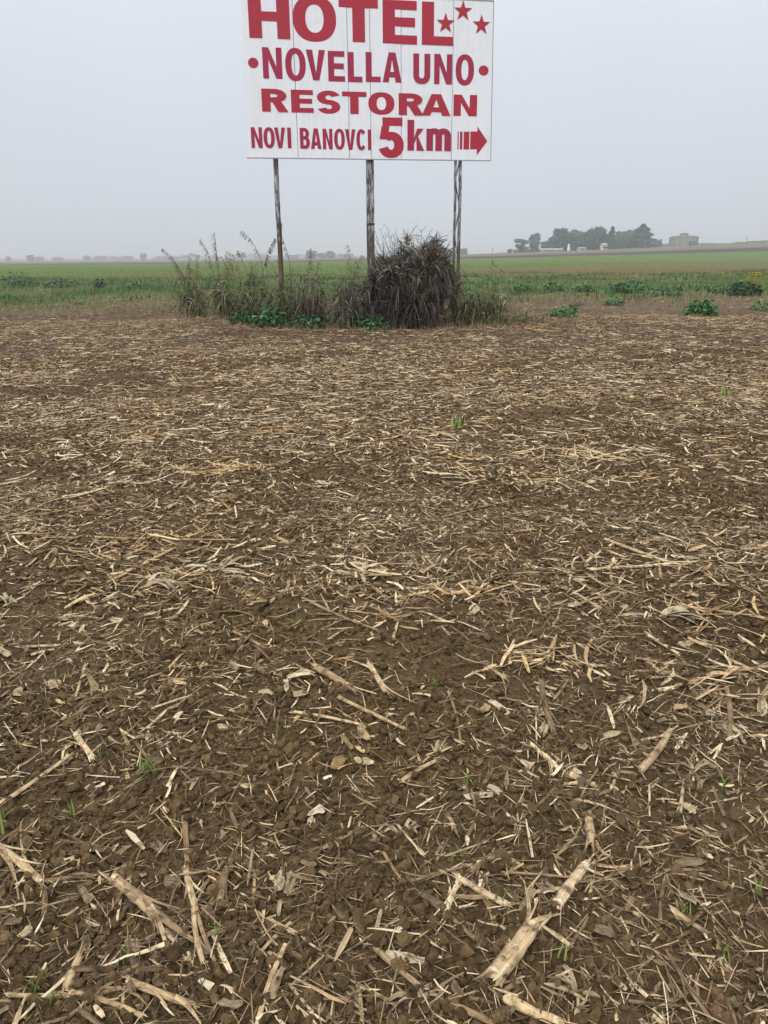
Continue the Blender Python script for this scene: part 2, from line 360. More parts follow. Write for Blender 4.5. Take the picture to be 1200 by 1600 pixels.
litter('straw_litter', 14304, 8, 14, .9, .08, .28, .006, .016, 'longest maize straw in the middle of the field', (.25, .8), pitch=.06)
litter('straw_litter', 40520, 13, 20.5, 1.0, .06, .26, .005, .014, 'pale straw towards the foot of the billboard', (.15, .7), pitch=.06)

litter('torn_husks', 1180, .8, 6, .9, .03, .10, .012, .034, 'flat torn husks and leaf sheets pressed on the near soil', (.15, .8), arch=.7, k=6, mat=M_PITH, lift=.008, roll=.4)
litter('torn_husks', 2901, 5, 14, 1.0, .05, .15, .014, .04, 'flat torn husks in the middle of the field', (.3, .9), arch=.7, k=5, mat=M_PITH, lift=.008, roll=.4)
def heap(px, py, wpx, hpx, n, hue, tone, lmax=1.0):
    n = int(n * (.2 if py > 760 else .5)); wpx *= 1.15; cx, cy = GP(px, py); s_ = mpp(py); x0, y0 = GP(px, py + hpx / 2); x1, y1 = GP(px, py - hpx / 2)
    x = RG.normal(cx, wpx * s_ / 3, n); y = RG.normal(cy, max(.05, abs(y1 - y0) / 3), n); yaw = RG.normal(0, .8, n); k = 4; t = np.linspace(-.5, .5, k)
    Ln = RG.uniform(.04, .20, n) * lmax; W = RG.uniform(.002, .008, n); ang = yaw[:, None] + RG.normal(0, .3, n)[:, None] * t[None]
    px_ = x[:, None] + np.cos(ang) * Ln[:, None] * t; py_ = y[:, None] + np.sin(ang) * Ln[:, None] * t; z = terr(px_, py_).max(1, keepdims=True) * .6 + terr(px_, py_) * .4 + RG.uniform(.002, .03, n)[:, None] + t[None] * RG.normal(0, .03, n)[:, None]
    S = np.stack([-np.sin(ang), np.cos(ang), RG.normal(0, .4, (n, 1)) + 0 * ang], -1) * (W[:, None] * (1 - np.abs(t)[None] ** 2 * 2))[..., None]
    a = Acc(); a.ribbons(np.stack([px_, py_, z], -1), S, np.clip(RG.normal(tone, .17, n), 0, 1), np.clip(RG.normal(hue, .2, n), 0, 1), arch=RG.uniform(-.4, .6, n)); tag(a.build('straw_litter', M_STRAW), 'loose heap of yellowish straw', kind='stuff')
def mpp(py):              # metres per photo pixel for a thing on the ground at row py
    d = RM @ Vector((0, -(py - 800) / FPX, -1.0)); return (EYE / -d.z) / FPX
for h_ in ((110, 868, 240, 40, 420, .45, .62), (300, 848, 180, 36, 320, .6, .6), (330, 800, 160, 22, 240, .4, .62), (350, 740, 90, 14, 120, .7, .6), (430, 680, 60, 10, 90, .8, .6), (730, 720, 60, 12, 90, .7, .6), (910, 716, 120, 14, 160, .3, .68), (700, 938, 130, 20, 170, .8, .58), (565, 905, 110, 40, 200, .2, .75), (210, 930, 130, 50, 240, .35, .68), (860, 1040, 160, 40, 280, .4, .68), (980, 890, 160, 40, 220, .3, .72), (1130, 1080, 170, 110, 420, .3, .68), (890, 930, 150, 60, 260, .2, .6), (560, 980, 140, 40, 220, .35, .6), (1100, 875, 160, 50, 240, .35, .6), (60, 780, 200, 30, 260, .3, .6), (1130, 960, 140, 60, 240, .5, .6), (760, 620, 300, 16, 300, .1, .7), (300, 600, 400, 16, 380, .1, .68), (950, 560, 380, 12, 320, .1, .66)):
    heap(*h_, lmax=1.6 if h_[1] < 800 else 1.0 if h_[1] < 1150 else .6)

# lumps
def ico(sub):
    bm = __import__('bmesh').new(); __import__('bmesh').ops.create_icosphere(bm, subdivisions=sub, radius=1)
    V = np.array([v.co[:] for v in bm.verts]); F = np.array([[v.index for v in f.verts] for f in bm.faces]); bm.free(); return V, F
def n3(V, f, s):
    return vn(V[:, 0] + V[:, 2] * 1.7, V[:, 1] - V[:, 2] * 1.3, f, s) + vn(V[:, 1] + 5, V[:, 2] + V[:, 0] * .6, f, s + 9)
def clod_proto(sub, s):
    V, F = ico(sub); r = 1 + .38 * n3(V, 1.1, s) + .22 * n3(V, 2.3, s + 3) + .10 * n3(V, 5, s + 5)
    V = V * r[:, None] * (1 + RG.normal(0, .05, len(V)))[:, None]
    for q in range(9):                                    # fracture faces
        d = RG.normal(0, 1, 3); d /= np.linalg.norm(d); k = RG.uniform(.45, .8); h = V @ d; V = V - np.outer(np.maximum(h - k, 0) * .85, d)
    return V * np.array([1, RG.uniform(.7, 1), RG.uniform(.55, .85)]), F
PRO = {s: [clod_proto(s, 100 + 7 * q) for q in range(10)] for s in (1, 2, 3)}
def rots(n):
    q = RG.normal(0, 1, (n, 4)); q /= np.linalg.norm(q, axis=1, keepdims=True); w, x, y, z = q.T
    return np.stack([1 - 2 * (y * y + z * z), 2 * (x * y - z * w), 2 * (x * z + y * w), 2 * (x * y + z * w), 1 - 2 * (x * x + z * z), 2 * (y * z - x * w), 2 * (x * z - y * w), 2 * (y * z + x * w), 1 - 2 * (x * x + y * y)], 1).reshape(n, 3, 3)
def clods(name, n, y0, y1, p, r0, r1, sub, label, thr=True):
    x, y = spread(n, y0, y1, p); a = Acc()
    if thr:
        m = RG.random(n) < np.clip(.7 + 1.5 * fb(x, y, 1.4, 2, 201), .1, 1); x, y = x[m], y[m]
    n = len(x); r = r0 * (r1 / r0) ** (RG.random(n) ** 2.1); z = terr(x, y) + r * .42; w = RG.integers(0, 10, n)
    for q in range(10):
        m = w == q; k = int(m.sum()); V, F = PRO[sub][q]
        W = np.einsum('nij,vj->nvi', rots(k), V) * r[m][:, None, None] + np.stack([x[m], y[m], z[m]], -1)[:, None]
        a.add(W.reshape(-1, 3), T=(F[None] + (np.arange(k) * len(V))[:, None, None]).reshape(-1, 3), tone=np.repeat(RG.random(k), len(V)))
    return tag(a.build(name, M_CLOD, smooth=False), label, kind='stuff')
clods('soil_crumbs', 81715, .8, 5.0, 1.1, .003, .009, 1, 'fine crumbs of brown soil')
clods('soil_crumbs', 62000, .8, 5, 1.1, .0045, .023, 2, 'small brown clods of soil')
clods('soil_crumbs', 67493, 4.6, 13, 1.1, .008, .028, 1, 'brown clods in the middle of the field')
clods('soil_crumbs', 7501, 11, 20, 1.0, .015, .035, 1, 'brown clods by the foot of the billboard')

# ---- single pieces: named by size, colour, direction and the spot they lie on
_used = set()
def wd_place(px, py):
    cx = ['at the left border', 'left of middle', 'near the middle', 'right of middle', 'at the right border'][min(4, max(0, int(px // 240)))]
    ry = [(1540, 'at the bottom edge'), (1450, 'just above the bottom'), (1360, 'among the nearest clods'), (1260, 'just past the nearest clods'), (1160, 'a stride out'), (1040, 'two strides out'), (920, 'three strides out'), (800, 'in the middle distance'), (0, 'towards the sign')]
    for k, t in ry:
        if py >= k: return t + ' ' + cx
def PX(x, y, z=0):
    v = RM.transposed() @ Vector((x, y, z - EYE)); return 600 + FPX * v.x / -v.z, 800 - FPX * v.y / -v.z
def direction(x0, y0, x1, y1):
    a, b = PX(x0, y0), PX(x1, y1); an = math.degrees(math.atan2(-(b[1] - a[1]), b[0] - a[0])) % 180
    return 'lying crosswise' if an < 20 or an > 160 else 'slanting rightwards' if an < 65 else 'pointing away' if an < 115 else 'slanting leftwards'
def tonew(t, h): return ('dark weathered' if t < .3 else 'dull brown' if t < .5 else 'straw coloured' if t < .72 else 'pale') if h < .5 else ('rusty brown' if t < .45 else 'yellow')

def stalk(p0, p1, w, tone, hue=.15, split=False, frays=5, label=None, lift=0., mottle=False, sheath=None, seed_bend=None, name='maize_stalk'):
    """One broken piece of maize stalk from p0 to p1 (ground x, y), w = thickness in metres."""
    a = Acc(); p0 = np.array(p0, float); p1 = np.array(p1, float); L_ = np.linalg.norm(p1 - p0); k = max(5, int(L_ / .018)); k = min(k, 22)
    t = np.linspace(0, 1, k); d = (p1 - p0) / L_; nrm = np.array([-d[1], d[0]]); r = w / 2
    bd = rnd.uniform(-.035, .035) * L_ if seed_bend is None else seed_bend; w *= .78; r = w / 2
    pts = p0[None] + np.outer(t, p1 - p0) + np.outer(np.sin(t * pi) * bd, nrm)
    hz = terr(pts[:, 0], pts[:, 1]); z0, z1 = hz[:max(2, k // 3)].max(), hz[-max(2, k // 3):].max()
    z = z0 + (z1 - z0) * t; z = z + max(0, (hz - z).max() * .7) + r * .7 + .002 + lift * t
    P = np.concatenate([pts, z[:, None]], 1); org = P[k // 2].copy(); org[2] -= r
    rad = np.full(k, r) * (1 - .12 * t)
    node = rnd.uniform(.25, .75)
    if L_ > .07: rad = rad * (1 + .22 * np.exp(-((t - node) * L_ / .009) ** 2))
    rad *= 1 + RG.uniform(-.08, .08, k)
    tv = tone + np.where(np.abs(t - node) * L_ < .010, -.22, 0)
    tv = np.repeat(tv, 12 if not split else 14) if not split else tone
    tubetone = tv if not split else tone
    if split:
        a.tube(P, rad, 12, tone, hue, jag=r * 1.2, a0=rnd.uniform(-.3, .2), a1=pi + rnd.uniform(-.2, .6), flat=.8)
    else:
        a.tube(P, rad, 12, tubetone if mottle or True else tone, hue, jag=r * 1.3, flat=rnd.uniform(.55, .85), cap=False)
        for e in (0, -1):                                 # pith in the broken ends
            ax = P[1] - P[0] if e == 0 else P[-2] - P[-1]; ax /= np.linalg.norm(ax)
            a.tube(np.array([P[e] + ax * r * .2, P[e] + ax * r * .9]), [rad[e] * .86] * 2, 10, min(1, tone + .18), hue * .5, jag=r * .3)
    for e in (0, -1):                                     # splinters at the broken ends
        ax = P[e] - P[1 if e == 0 else -2]; ax /= np.linalg.norm(ax); sd = np.cross(ax, [0, 0, 1.]); sd /= np.linalg.norm(sd)
        for q in range(frays + 4 if e == -1 else frays // 2 + 2):
            ph = rnd.uniform(0, pi * 2); off = (sd * cos(ph) + np.array([0, 0, 1]) * sin(ph) * .8); l = rnd.uniform(.5, 2.6) * w
            s0 = P[e] + off * r * .85 - ax * r * 1.2; fl = rnd.uniform(0, .45)
            tt = np.linspace(0, 1, 4)[:, None]; R_ = s0 + ax * l * tt + off * (tt ** 1.6) * l * fl
            R_[:, 2] = np.maximum(R_[:, 2], terr(R_[:, 0], R_[:, 1]) + .001)
            wv = np.cross(ax, off); wv /= np.linalg.norm(wv) + 1e-9
            a.ribbons(R_[None], (wv * (w * rnd.uniform(.07, .17)) * (1 - .75 * tt))[None], min(1, tone + rnd.uniform(-.15, .12)), hue, arch=[.3])
    if sheath if sheath is not None else (rnd.random() < .4 and L_ > .08):
        for q in range(rnd.randint(2, 5)):                # leaf sheath peeling off
            i = rnd.randint(1, k - 2); sgn = rnd.choice((-1, 1)); l = rnd.uniform(.35, .9) * L_; tt = np.linspace(0, 1, 6)
            dr = d * rnd.choice((-1, 1)); fan = sgn * rnd.uniform(.15, .6)
            xy = P[i, :2] + np.outer(tt, dr) * l + np.outer(tt ** 1.5, nrm) * fan * l
            zz = np.maximum(P[i, 2] + r * .9 * (1 - tt) - tt * r * .5, terr(xy[:, 0], xy[:, 1]) + .003)
            R_ = np.concatenate([xy, zz[:, None]], 1); wv = np.array([-dr[1], dr[0], rnd.uniform(-.4, .4)])
            a.ribbons(R_[None], (wv * w * rnd.uniform(.12, .32))[None, None] * (1 - .7 * tt ** 2)[None, :, None], np.clip(tone + rnd.uniform(-.2, .15), 0, 1), hue, arch=[rnd.uniform(-.5, .6)])
    o = a.build(name, M_STRAW, origin=org)
    cat = 'maize stalk'
    if label is None:
        sz = 'short' if L_ < .075 else 'long' if L_ > .17 else 'middling'; th = 'thick' if w > .019 else 'thin' if w < .011 else ''
        mid = PX(*((p0 + p1) / 2))
        label = ' '.join(f"{sz} {th if not split else ''} {tonew(tone, hue)} {'split ' if split else ''}stalk {direction(*p0, *p1)} {wd_place(*mid)}".split())
    return tag(o, label, cat, 'broken maize stalks lying on the field')
def husk(x, y, size, n, tone, yaw, label=None, spreadang=.7, hue=.05, stand=.25):
    """Torn husk: a fan of papery leaves from one joint."""
    a = Acc(); z = float(terr(x, y)) + .004
    k = 7; t = np.linspace(0, 1, k)
    for q in range(int(n * 1.8)):
        an = yaw + rnd.gauss(0, spreadang * .8) + (pi if rnd.random() < .2 else 0); l = size * rnd.uniform(.4, 1); w = size * rnd.uniform(.025, .085); cu = rnd.uniform(-.6, .6)
        an_t = an + cu * t; dx = np.cumsum(np.cos(an_t)) * l / k; dy = np.cumsum(np.sin(an_t)) * l / k; xx = x + dx; yy = y + dy
        zz = z + l * (stand * rnd.uniform(.1, 1) * np.sin(t * pi * rnd.uniform(.6, 1.1))); zz = np.maximum(zz, terr(xx, yy) + .003)
        ro = rnd.uniform(-.7, .7) + rnd.uniform(-.6, .6) * t
        S = np.stack([-np.sin(an_t) * np.cos(ro), np.cos(an_t) * np.cos(ro), np.sin(ro)], -1) * (w * np.interp(t, [0, .15, .8, 1], [.6, 1, .8, rnd.uniform(.05, .7)]) * (1 + np.array([rnd.uniform(-.2, .2) for _ in t])))[:, None]
        a.ribbons(np.stack([xx, yy, zz], -1)[None], S[None], np.clip(tone + rnd.uniform(-.2, .12), 0, 1), hue, arch=[rnd.uniform(-.6, .7)])
    o = a.build('maize_husk', M_PITH, origin=(x, y, z))
    if label is None:
        sz = 'small' if size < .06 else 'large' if size > .1 else 'middling'; th = 'ragged' if n > 5 else 'torn'
        label = f"{sz} {th} {'pale papery' if tone > .6 else 'greyish' if tone < .4 else 'beige'} husk {wd_place(*PX(x, y))}"
    return tag(o, label, 'maize husk', 'torn maize husks on the field')
def cob(p0, p1, w, tone, label):
    a = Acc(); p0 = np.array(p0); p1 = np.array(p1); t = np.linspace(0, 1, 12); m = (p0 + p1) / 2; z = float(terr(*m)) + w * .4
    P = np.concatenate([p0 + np.outer(t, p1 - p0), np.full((12, 1), z)], 1)
    rad = w / 2 * np.interp(t, [0, .1, .6, 1], [.8, 1, .92, .6]) * (1 + .10 * np.sin(t * 55)); P[:, 2] -= w * .18; org = P[6].copy(); org[2] -= w * .4
    tv = np.repeat(np.clip(tone + RG.uniform(-.3, .25, 12), 0, 1), 16); a.tube(P, rad, 16, tv, 0, jag=w * .22, cap=False); a.tube(P[[0, -1]], rad[[0, -1]] * .8, 10, .7, 0, jag=w * .1); o = a.build('maize_cob', M_COB, origin=org); return tag(o, label, 'maize cob')
def mpp(py):              # metres per photo pixel for a thing on the ground at row py
    d = RM @ Vector((0, -(py - 800) / FPX, -1.0)); return (EYE / -d.z) / FPX
def S_(x0, y0, x1, y1, wpx, tone, label, **k):
    ym = (y0 + y1) / 2; return stalk(GP(x0, y0), GP(x1, y1), wpx * mpp(ym), tone, label=label, **k)
ST = 'stalk'
S_(768, 1545, 832, 1462, 38, .74, 'thickest pale stalk with a dark joint, low and right of the middle', frays=8, hue=.2, sheath=True)
S_(868, 1432, 915, 1358, 24, .78, 'pale forked stalk above the thickest stalk, its split arm reaching left', frays=6, sheath=False)
S_(822, 1403, 890, 1392, 10, .7, 'thin arm of husk pointing left from the pale forked stalk', split=True)
S_(792, 1425, 716, 1380, 15, .8, 'pale round stalk slanting left of the forked stalk', frays=6)
S_(643, 1380, 737, 1360, 8, .42, 'thin brownish stalk touching the tip of the pale round stalk')
S_(745, 1357, 790, 1337, 11, .7, 'short pale stalk stub above the pale round stalk')
S_(918, 1285, 921, 1330, 19, .66, 'short upright-looking yellowish chip of split stalk on bare clods', split=True, hue=.3)
S_(626, 1227, 682, 1192, 10, .66, 'pale slim stalk slanting above the small white husk')
S_(830, 1163, 872, 1202, 11, .82, 'pale stalk beside a second one like a hairpin, two strides out')
S_(862, 1178, 905, 1215, 8, .6, 'dull slim stalk lying just right of the pale hairpin stalk')
S_(890, 1214, 930, 1228, 14, .68, 'short thick yellowish stalk lying flat beside the hairpin pair', hue=.3)
S_(1000, 1217, 1047, 1150, 15, .62, 'thick mottled stalk slanting up, right of the hairpin pair')
S_(845, 1078, 866, 1150, 13, .34, 'dark weathered stalk standing on end in the picture, above the hairpin pair')
S_(920, 1352, 992, 1356, 6, .6, 'thin straight reed running from the tip of the forked stalk')
S_(790, 1570, 872, 1608, 24, .8, 'thick yellow stalk cut by the bottom edge', hue=.55)
S_(-20, 1325, 68, 1388, 17, .74, 'thick pale stalk coming in from the left edge', hue=.2, sheath=True)
S_(60, 1385, 172, 1372, 9, .45, 'dull stalk continuing from the thick pale stalk at the left edge')
S_(20, 1268, 110, 1203, 11, .72, 'long pale stalk slanting up from the left edge')
S_(123, 1173, 149, 1206, 12, .82, 'short pale stub by itself near the left edge')
S_(289, 1287, 293, 1352, 13, .45, 'greenish mottled upper length of the three-piece stalk', hue=.35)
S_(290, 1355, 306, 1425, 14, .76, 'pale middle length of the three-piece stalk', frays=3)
S_(304, 1435, 318, 1512, 11, .66, 'left prong below the three-piece stalk', split=True)
S_(308, 1432, 336, 1508, 9, .55, 'right prong below the three-piece stalk')
S_(178, 1382, 250, 1448, 26, .6, 'stout splayed stalk base with frayed roots', frays=14, sheath=True)
S_(225, 1420, 275, 1478, 12, .78, 'broad pale splinter at the frayed end of the stout stalk base', split=True)
S_(200, 1544, 306, 1570, 16, .68, 'thick stalk lying almost crosswise near the bottom', frays=8, hue=.3)
S_(345, 1420, 364, 1343, 13, .44, 'brown stalk beside the three-piece stalk', sheath=True)
S_(425, 1440, 462, 1450, 11, .84, 'clean white stub right of the three-piece stalk')
S_(485, 1358, 503, 1328, 7, .4, 'lower half of a kinked thin stalk in the middle'); S_(503, 1328, 566, 1296, 9, .58, 'upper half of a kinked thin stalk in the middle')
S_(105, 1550, 127, 1498, 18, .66, 'split pale stalk pointing away near the bottom left corner', split=True)
S_(10, 1552, 112, 1564, 12, .6, 'stalk end leading to a long yellowish one in the bottom left corner'); S_(112, 1565, 225, 1597, 13, .68, 'long yellowish stalk reaching the bottom edge', hue=.35)
S_(272, 1217, 362, 1222, 6, .4, 'thin dull stalk lying level above the three-piece stalk')
S_(494, 1050, 545, 1086, 17, .56, 'thick splintered stalk left of the bare patch', hue=.3, frays=9); S_(530, 1104, 632, 1146, 9, .62, 'long straw under the thick splintered stalk')
S_(460, 1124, 566, 1141, 8, .76, 'pale level straw under the thick splintered stalk'); S_(945, 857, 1042, 894, 9, .7, 'pale long straw running down to meet the palest one on the right')
S_(922, 903, 1046, 896, 9, .86, 'palest long level straw on the right, three strides out'); S_(690, 941, 757, 933, 7, .66, 'orange-yellow level straw in the middle', hue=.9)
S_(1133, 1088, 1138, 1162, 11, .42, 'grey stalk pointing away across a torn husk at the right'); S_(1053, 1087, 1198, 1058, 8, .6, 'very long yellowish straw reaching the right edge', hue=.4)
S_(578, 1048, 602, 1086, 12, .7, 'short stub at the upper edge of the bare patch'); S_(655, 1398, 742, 1474, 10, .42, 'long dull stalk sloping towards the thickest stalk')
S_(588, 1488, 652, 1542, 13, .52, 'brown stalk sloping down to a husk at the bottom middle'); S_(1048, 1434, 1118, 1471, 12, .66, 'thick greenish-grey stalk with a pale cut end at the right', hue=.2)
S_(1040, 1376, 1060, 1440, 7, .4, 'thin dull stalk leading to the pale cut stalk at the right'); S_(560, 1543, 566, 1602, 10, .74, 'pale slim stalk meeting the bottom edge in the middle')
S_(480, 1500, 425, 1470, 8, .38, 'dull thin stalk left of the bottom middle'); S_(1040, 1500, 1110, 1600, 10, .4, 'long grey stalk running to the bottom edge on the right')
S_(350, 1350, 300, 1400, 6, .5, 'thin straw crossing the three-piece stalk'); S_(170, 925, 270, 870, 7, .7, 'yellow straw slanting up at the left, three strides out', hue=.6)
for x0, y0, x1, y1, w_, t_, h_ in ((30, 1030, 90, 1020, 8, .8, .1), (230, 975, 272, 963, 8, .8, .1), (150, 850, 370, 852, 5, .65, .6), (20, 820, 150, 800, 5, .6, .5), (880, 905, 925, 935, 7, .5, .1), (1010, 855, 1150, 868, 4, .55, .3), (800, 1032, 880, 1020, 8, .78, .3), (880, 1040, 945, 1050, 8, .7, .3), (1060, 960, 1200, 985, 7, .7, .3),
    (690, 815, 800, 790, 4, .55, .2), (580, 885, 650, 890, 5, .55, .1), (480, 950, 590, 1000, 6, .5, .1), (1010, 1010, 1060, 1025, 9, .8, 0), (760, 1045, 790, 1070, 7, .7, 0), (700, 1090, 720, 1170, 6, .4, .1), (365, 1000, 420, 1030, 7, .5, 0)):
    S_(x0, y0, x1, y1, w_, t_, None, hue=h_)
husk(*GP(812, 1290), .05, 4, .85, pi / 2, 'small white husk tip standing up above the pale stub')
husk(*GP(628, 1300), .07, 5, .8, .6, 'small white husk standing by the pale slim stalk', stand=.5)
husk(*GP(650, 1555), .07, 5, .7, .4, 'crumpled pale husk at the bottom, middle of the frame', stand=.4)
husk(*GP(560, 1575), .07, 4, .5, 2.2, 'ragged beige husk left of the crumpled one at the bottom')
husk(*GP(905, 1560), .09, 5, .6, 2.4, 'big ragged husk between the thickest stalk and the yellow stalk')
husk(*GP(1085, 1205), .07, 7, .62, 1.2, 'round crumpled husk by itself, right of the mottled stalk', stand=.5, spreadang=1.5)
husk(*GP(1022, 975), .26, 9, .82, -.25, 'large white fan-shaped husk on the right, three strides out', spreadang=.35)
husk(*GP(1115, 1130), .14, 7, .8, -1.1, 'torn white husk under the grey stalk on the right')
husk(*GP(445, 1072), .14, 7, .82, 0, 'white husk lying by the thick splintered stalk')
husk(*GP(855, 1125), .12, 7, .68, -1.2, 'shredded husk beside the dark weathered stalk')
husk(*GP(0, 940), .2, 7, .85, -1.0, 'white husk cut by the left edge')
husk(*GP(680, 1180), .08, 6, .7, 1.0, 'shredded tip above the pale slim stalk')
husk(*GP(30, 1560), .07, 4, .5, .6, 'dull husk in the bottom left corner'); husk(*GP(870, 1400), .07, 5, .75, 2.9, 'shreds around the pale forked stalk')
husk(*GP(500, 1590), .06, 4, .6, 1.8, 'short husk shreds at the bottom, left of the middle'); husk(*GP(560, 905), .22, 8, .75, .2, 'white husk heap in the middle, three strides out')
husk(*GP(340, 895), .2, 7, .78, .4, 'white torn husk left of the middle, three strides out'); husk(*GP(225, 930), .2, 9, .7, .2, 'broad husk heap on the left, three strides out')
cob(GP(845, 1386), GP(853, 1352), 18 * mpp(1370), .5, 'brown cob stub left of the pale forked stalk')
cob(GP(262, 1080), GP(277, 1076), 14 * mpp(1080), .62, 'small orange-brown cob end, left of the middle, two strides out')
cob(GP(398, 1052), GP(414, 1064), 11 * mpp(1058), .75, 'little reddish cob end left of the thick splintered stalk')
cob(GP(1098, 848), GP(1128, 850), 10 * mpp(849), .6, 'orange cob lying level on the right, beyond the white fan husk')
cob(GP(325, 1432), GP(334, 1450), 20 * mpp(1440), .4, 'flat reddish cob husk between the three-piece stalk and the brown stalk')
cob(GP(1118, 1598), GP(1126, 1560), 20 * mpp(1575), .38, 'brown cob near the bottom right corner')
cob(GP(143, 1248), GP(160, 1243), 14 * mpp(1246), .3, 'dull cob end just above the nearest clods on the left')
cob(GP(488, 1208), GP(480, 1212), 12 * mpp(1210), .5, 'round brown cob end left of the middle, a stride out')

# more stalks, husks and clods, every one its own object
done = 0
while done < 225:
    x, y = spread(1, .95, 7.5, 1.75, .5, .02); x, y = float(x[0]), float(y[0])
    if rnd.random() > patch(x, y) + .1: continue
    py = PX(x, y)[1]
    Ln = rnd.choice((rnd.uniform(.03, .08), rnd.uniform(.05, .14), rnd.uniform(.09, .22))); w = rnd.uniform(.006, .015) if rnd.random() < .82 else rnd.uniform(.014, .021)
    an = rnd.uniform(0, 2 * pi); dx, dy = cos(an) * Ln / 2, sin(an) * Ln / 2; hb = fb(np.array([x]), np.array([y]), 1.3, 2, 140)[0]
    stalk((x - dx, y - dy), (x + dx, y + dy), w, min(.9, max(.08, rnd.gauss(.47, .2))), hue=min(1, max(0, rnd.gauss(.2, .15)) + (.5 if hb > .2 else 0)), split=rnd.random() < .6, frays=rnd.randint(0, 6)); done += 1
done = 0
while done < 60:
    x, y = spread(1, 1.0, 9, 1.7, .5, .02); x, y = float(x[0]), float(y[0])
    if rnd.random() > patch(x, y) + .1: continue
    husk(x, y, rnd.uniform(.04, .10), rnd.randint(3, 6), rnd.uniform(.2, .7), rnd.uniform(0, 2 * pi), stand=rnd.uniform(.1, .35)); done += 1
def clod(x, y, r):
    z = float(terr(x, y)); V, F = PRO[3][rnd.randrange(10)]; a = Acc(); W = V @ rots(1)[0].T * r; W[:, 2] += r * .42
    a.add(W, T=F, lc=W, tone=rnd.random()); o = a.build('soil_clod', M_CLOD, smooth=False); o.location = (x, y, z)
    sz = 'pea-sized' if r < .012 else 'walnut-sized' if r < .019 else 'egg-sized' if r < .027 else 'fist-sized'; e = W.max(0) - W.min(0)
    fm = 'flattish' if e[2] < .72 * max(e[0], e[1]) else 'long' if max(e[:2]) > 1.35 * min(e[:2]) else 'rounded'
    return tag(o, f"{sz} {fm} brown clod of soil {wd_place(*PX(x, y))}", 'clod', 'clods of soil in the foreground')
for px, py, r in ((630, 1478, .024), (660, 1490, .022), (690, 1475, .021), (560, 1440, .024), (700, 1440, .020), (640, 1450, .017), (750, 1475, .019), (425, 1510, .020), (740, 1520, .018), (680, 1530, .022), (1020, 1300, .026), (1060, 1330, .024), (1090, 1310, .019), (275, 1272, .028), (455, 1180, .03), (470, 1275, .022), (980, 1480, .018), (1150, 1290, .03)):
    clod(*GP(px, py), r)
for q in range(262):
    x, y = spread(1, 1.0, 3.4, 1.6, .48, .02); clod(float(x[0]), float(y[0]), .010 * (2.8) ** (rnd.random() ** 1.8))

# seedlings
def sprout(px, py, n, h, label):
    x, y = GP(px, py); a = Acc(); z = float(terr(x, y)); k = 5; t = np.linspace(0, 1, k)
    for q in range(n):
        an = rnd.uniform(0, 2 * pi); l = h * rnd.uniform(.5, 1.1); le = rnd.uniform(.1, .8); ox, oy = rnd.gauss(0, h * .22), rnd.gauss(0, h * .22)
        P = np.stack([x + ox + np.cos(an) * le * l * t ** 1.6, y + oy + np.sin(an) * le * l * t ** 1.6, z + l * (t - .35 * le * t * t)], -1)
        S = np.array([-sin(an), cos(an), 0])[None] * (h * .045 * (1 - t ** 2) + .0003)[:, None]; a.ribbons(P[None], S[None], rnd.uniform(.2, .9))
    o = a.build('grass_seedling', M_SPROUT, origin=(x, y, z)); return tag(o, label, 'grass tuft', 'green grass seedlings in the soil')
for px, py, n, h, lb in ((228, 1218, 26, .055, 'bushiest green tuft, beyond the nearest clods on the left'), (1125, 1245, 7, .07, 'brightest green seedling by the right edge'), (110, 1285, 8, .06, 'thin green blades above the thick stalk from the left edge'), (10, 1300, 7, .08, 'tall green blades at the left edge'),
    (60, 1540, 9, .05, 'low green blades in the bottom left corner'), (80, 1575, 9, .05, 'second patch of green blades in the bottom left corner'), (1130, 1500, 6, .06, 'yellow-green seedling near the bottom right'), (880, 1500, 4, .05, 'slim green blades right of the thickest stalk'), (715, 1345, 8, .045, 'green blades by the short pale stub'),
    (1065, 1435, 12, .035, 'low green blades over the pale cut stalk'), (560, 1200, 8, .05, 'faint green blades left of the pale slim stalk'), (478, 985, 6, .09, 'single green seedling two strides out, left of the middle'), (680, 1080, 14, .045, 'green haze of blades on the bare patch'), (155, 1200, 6, .05, 'green blades by the short pale stub at the left'),
    (340, 1465, 8, .04, 'green blades by the right prong'), (1180, 1410, 5, .06, 'green leaf at the right edge'), (1100, 1340, 7, .05, 'green blades among the clods at the right'), (445, 1150, 7, .05, 'green blades under the pale level straw'), (770, 1050, 5, .05, 'blades on the right rim of the bare patch'), (95, 1080, 6, .07, 'green blades at the left, two strides out'), (735, 1225, 6, .05, 'green blades beyond the small white husk'), (365, 980, 5, .09, 'tall thin green blade left of the middle'),
    (790, 1415, 5, .04, 'green blades by the pale round stalk'), (200, 1505, 9, .045, 'green blades above the level thick stalk'), (715, 675, 6, .2, 'yellow-green seedling in the middle distance'), (1130, 620, 8, .2, 'greenish seedling in the far part on the right')):
    sprout(px, py, n, h, lb)

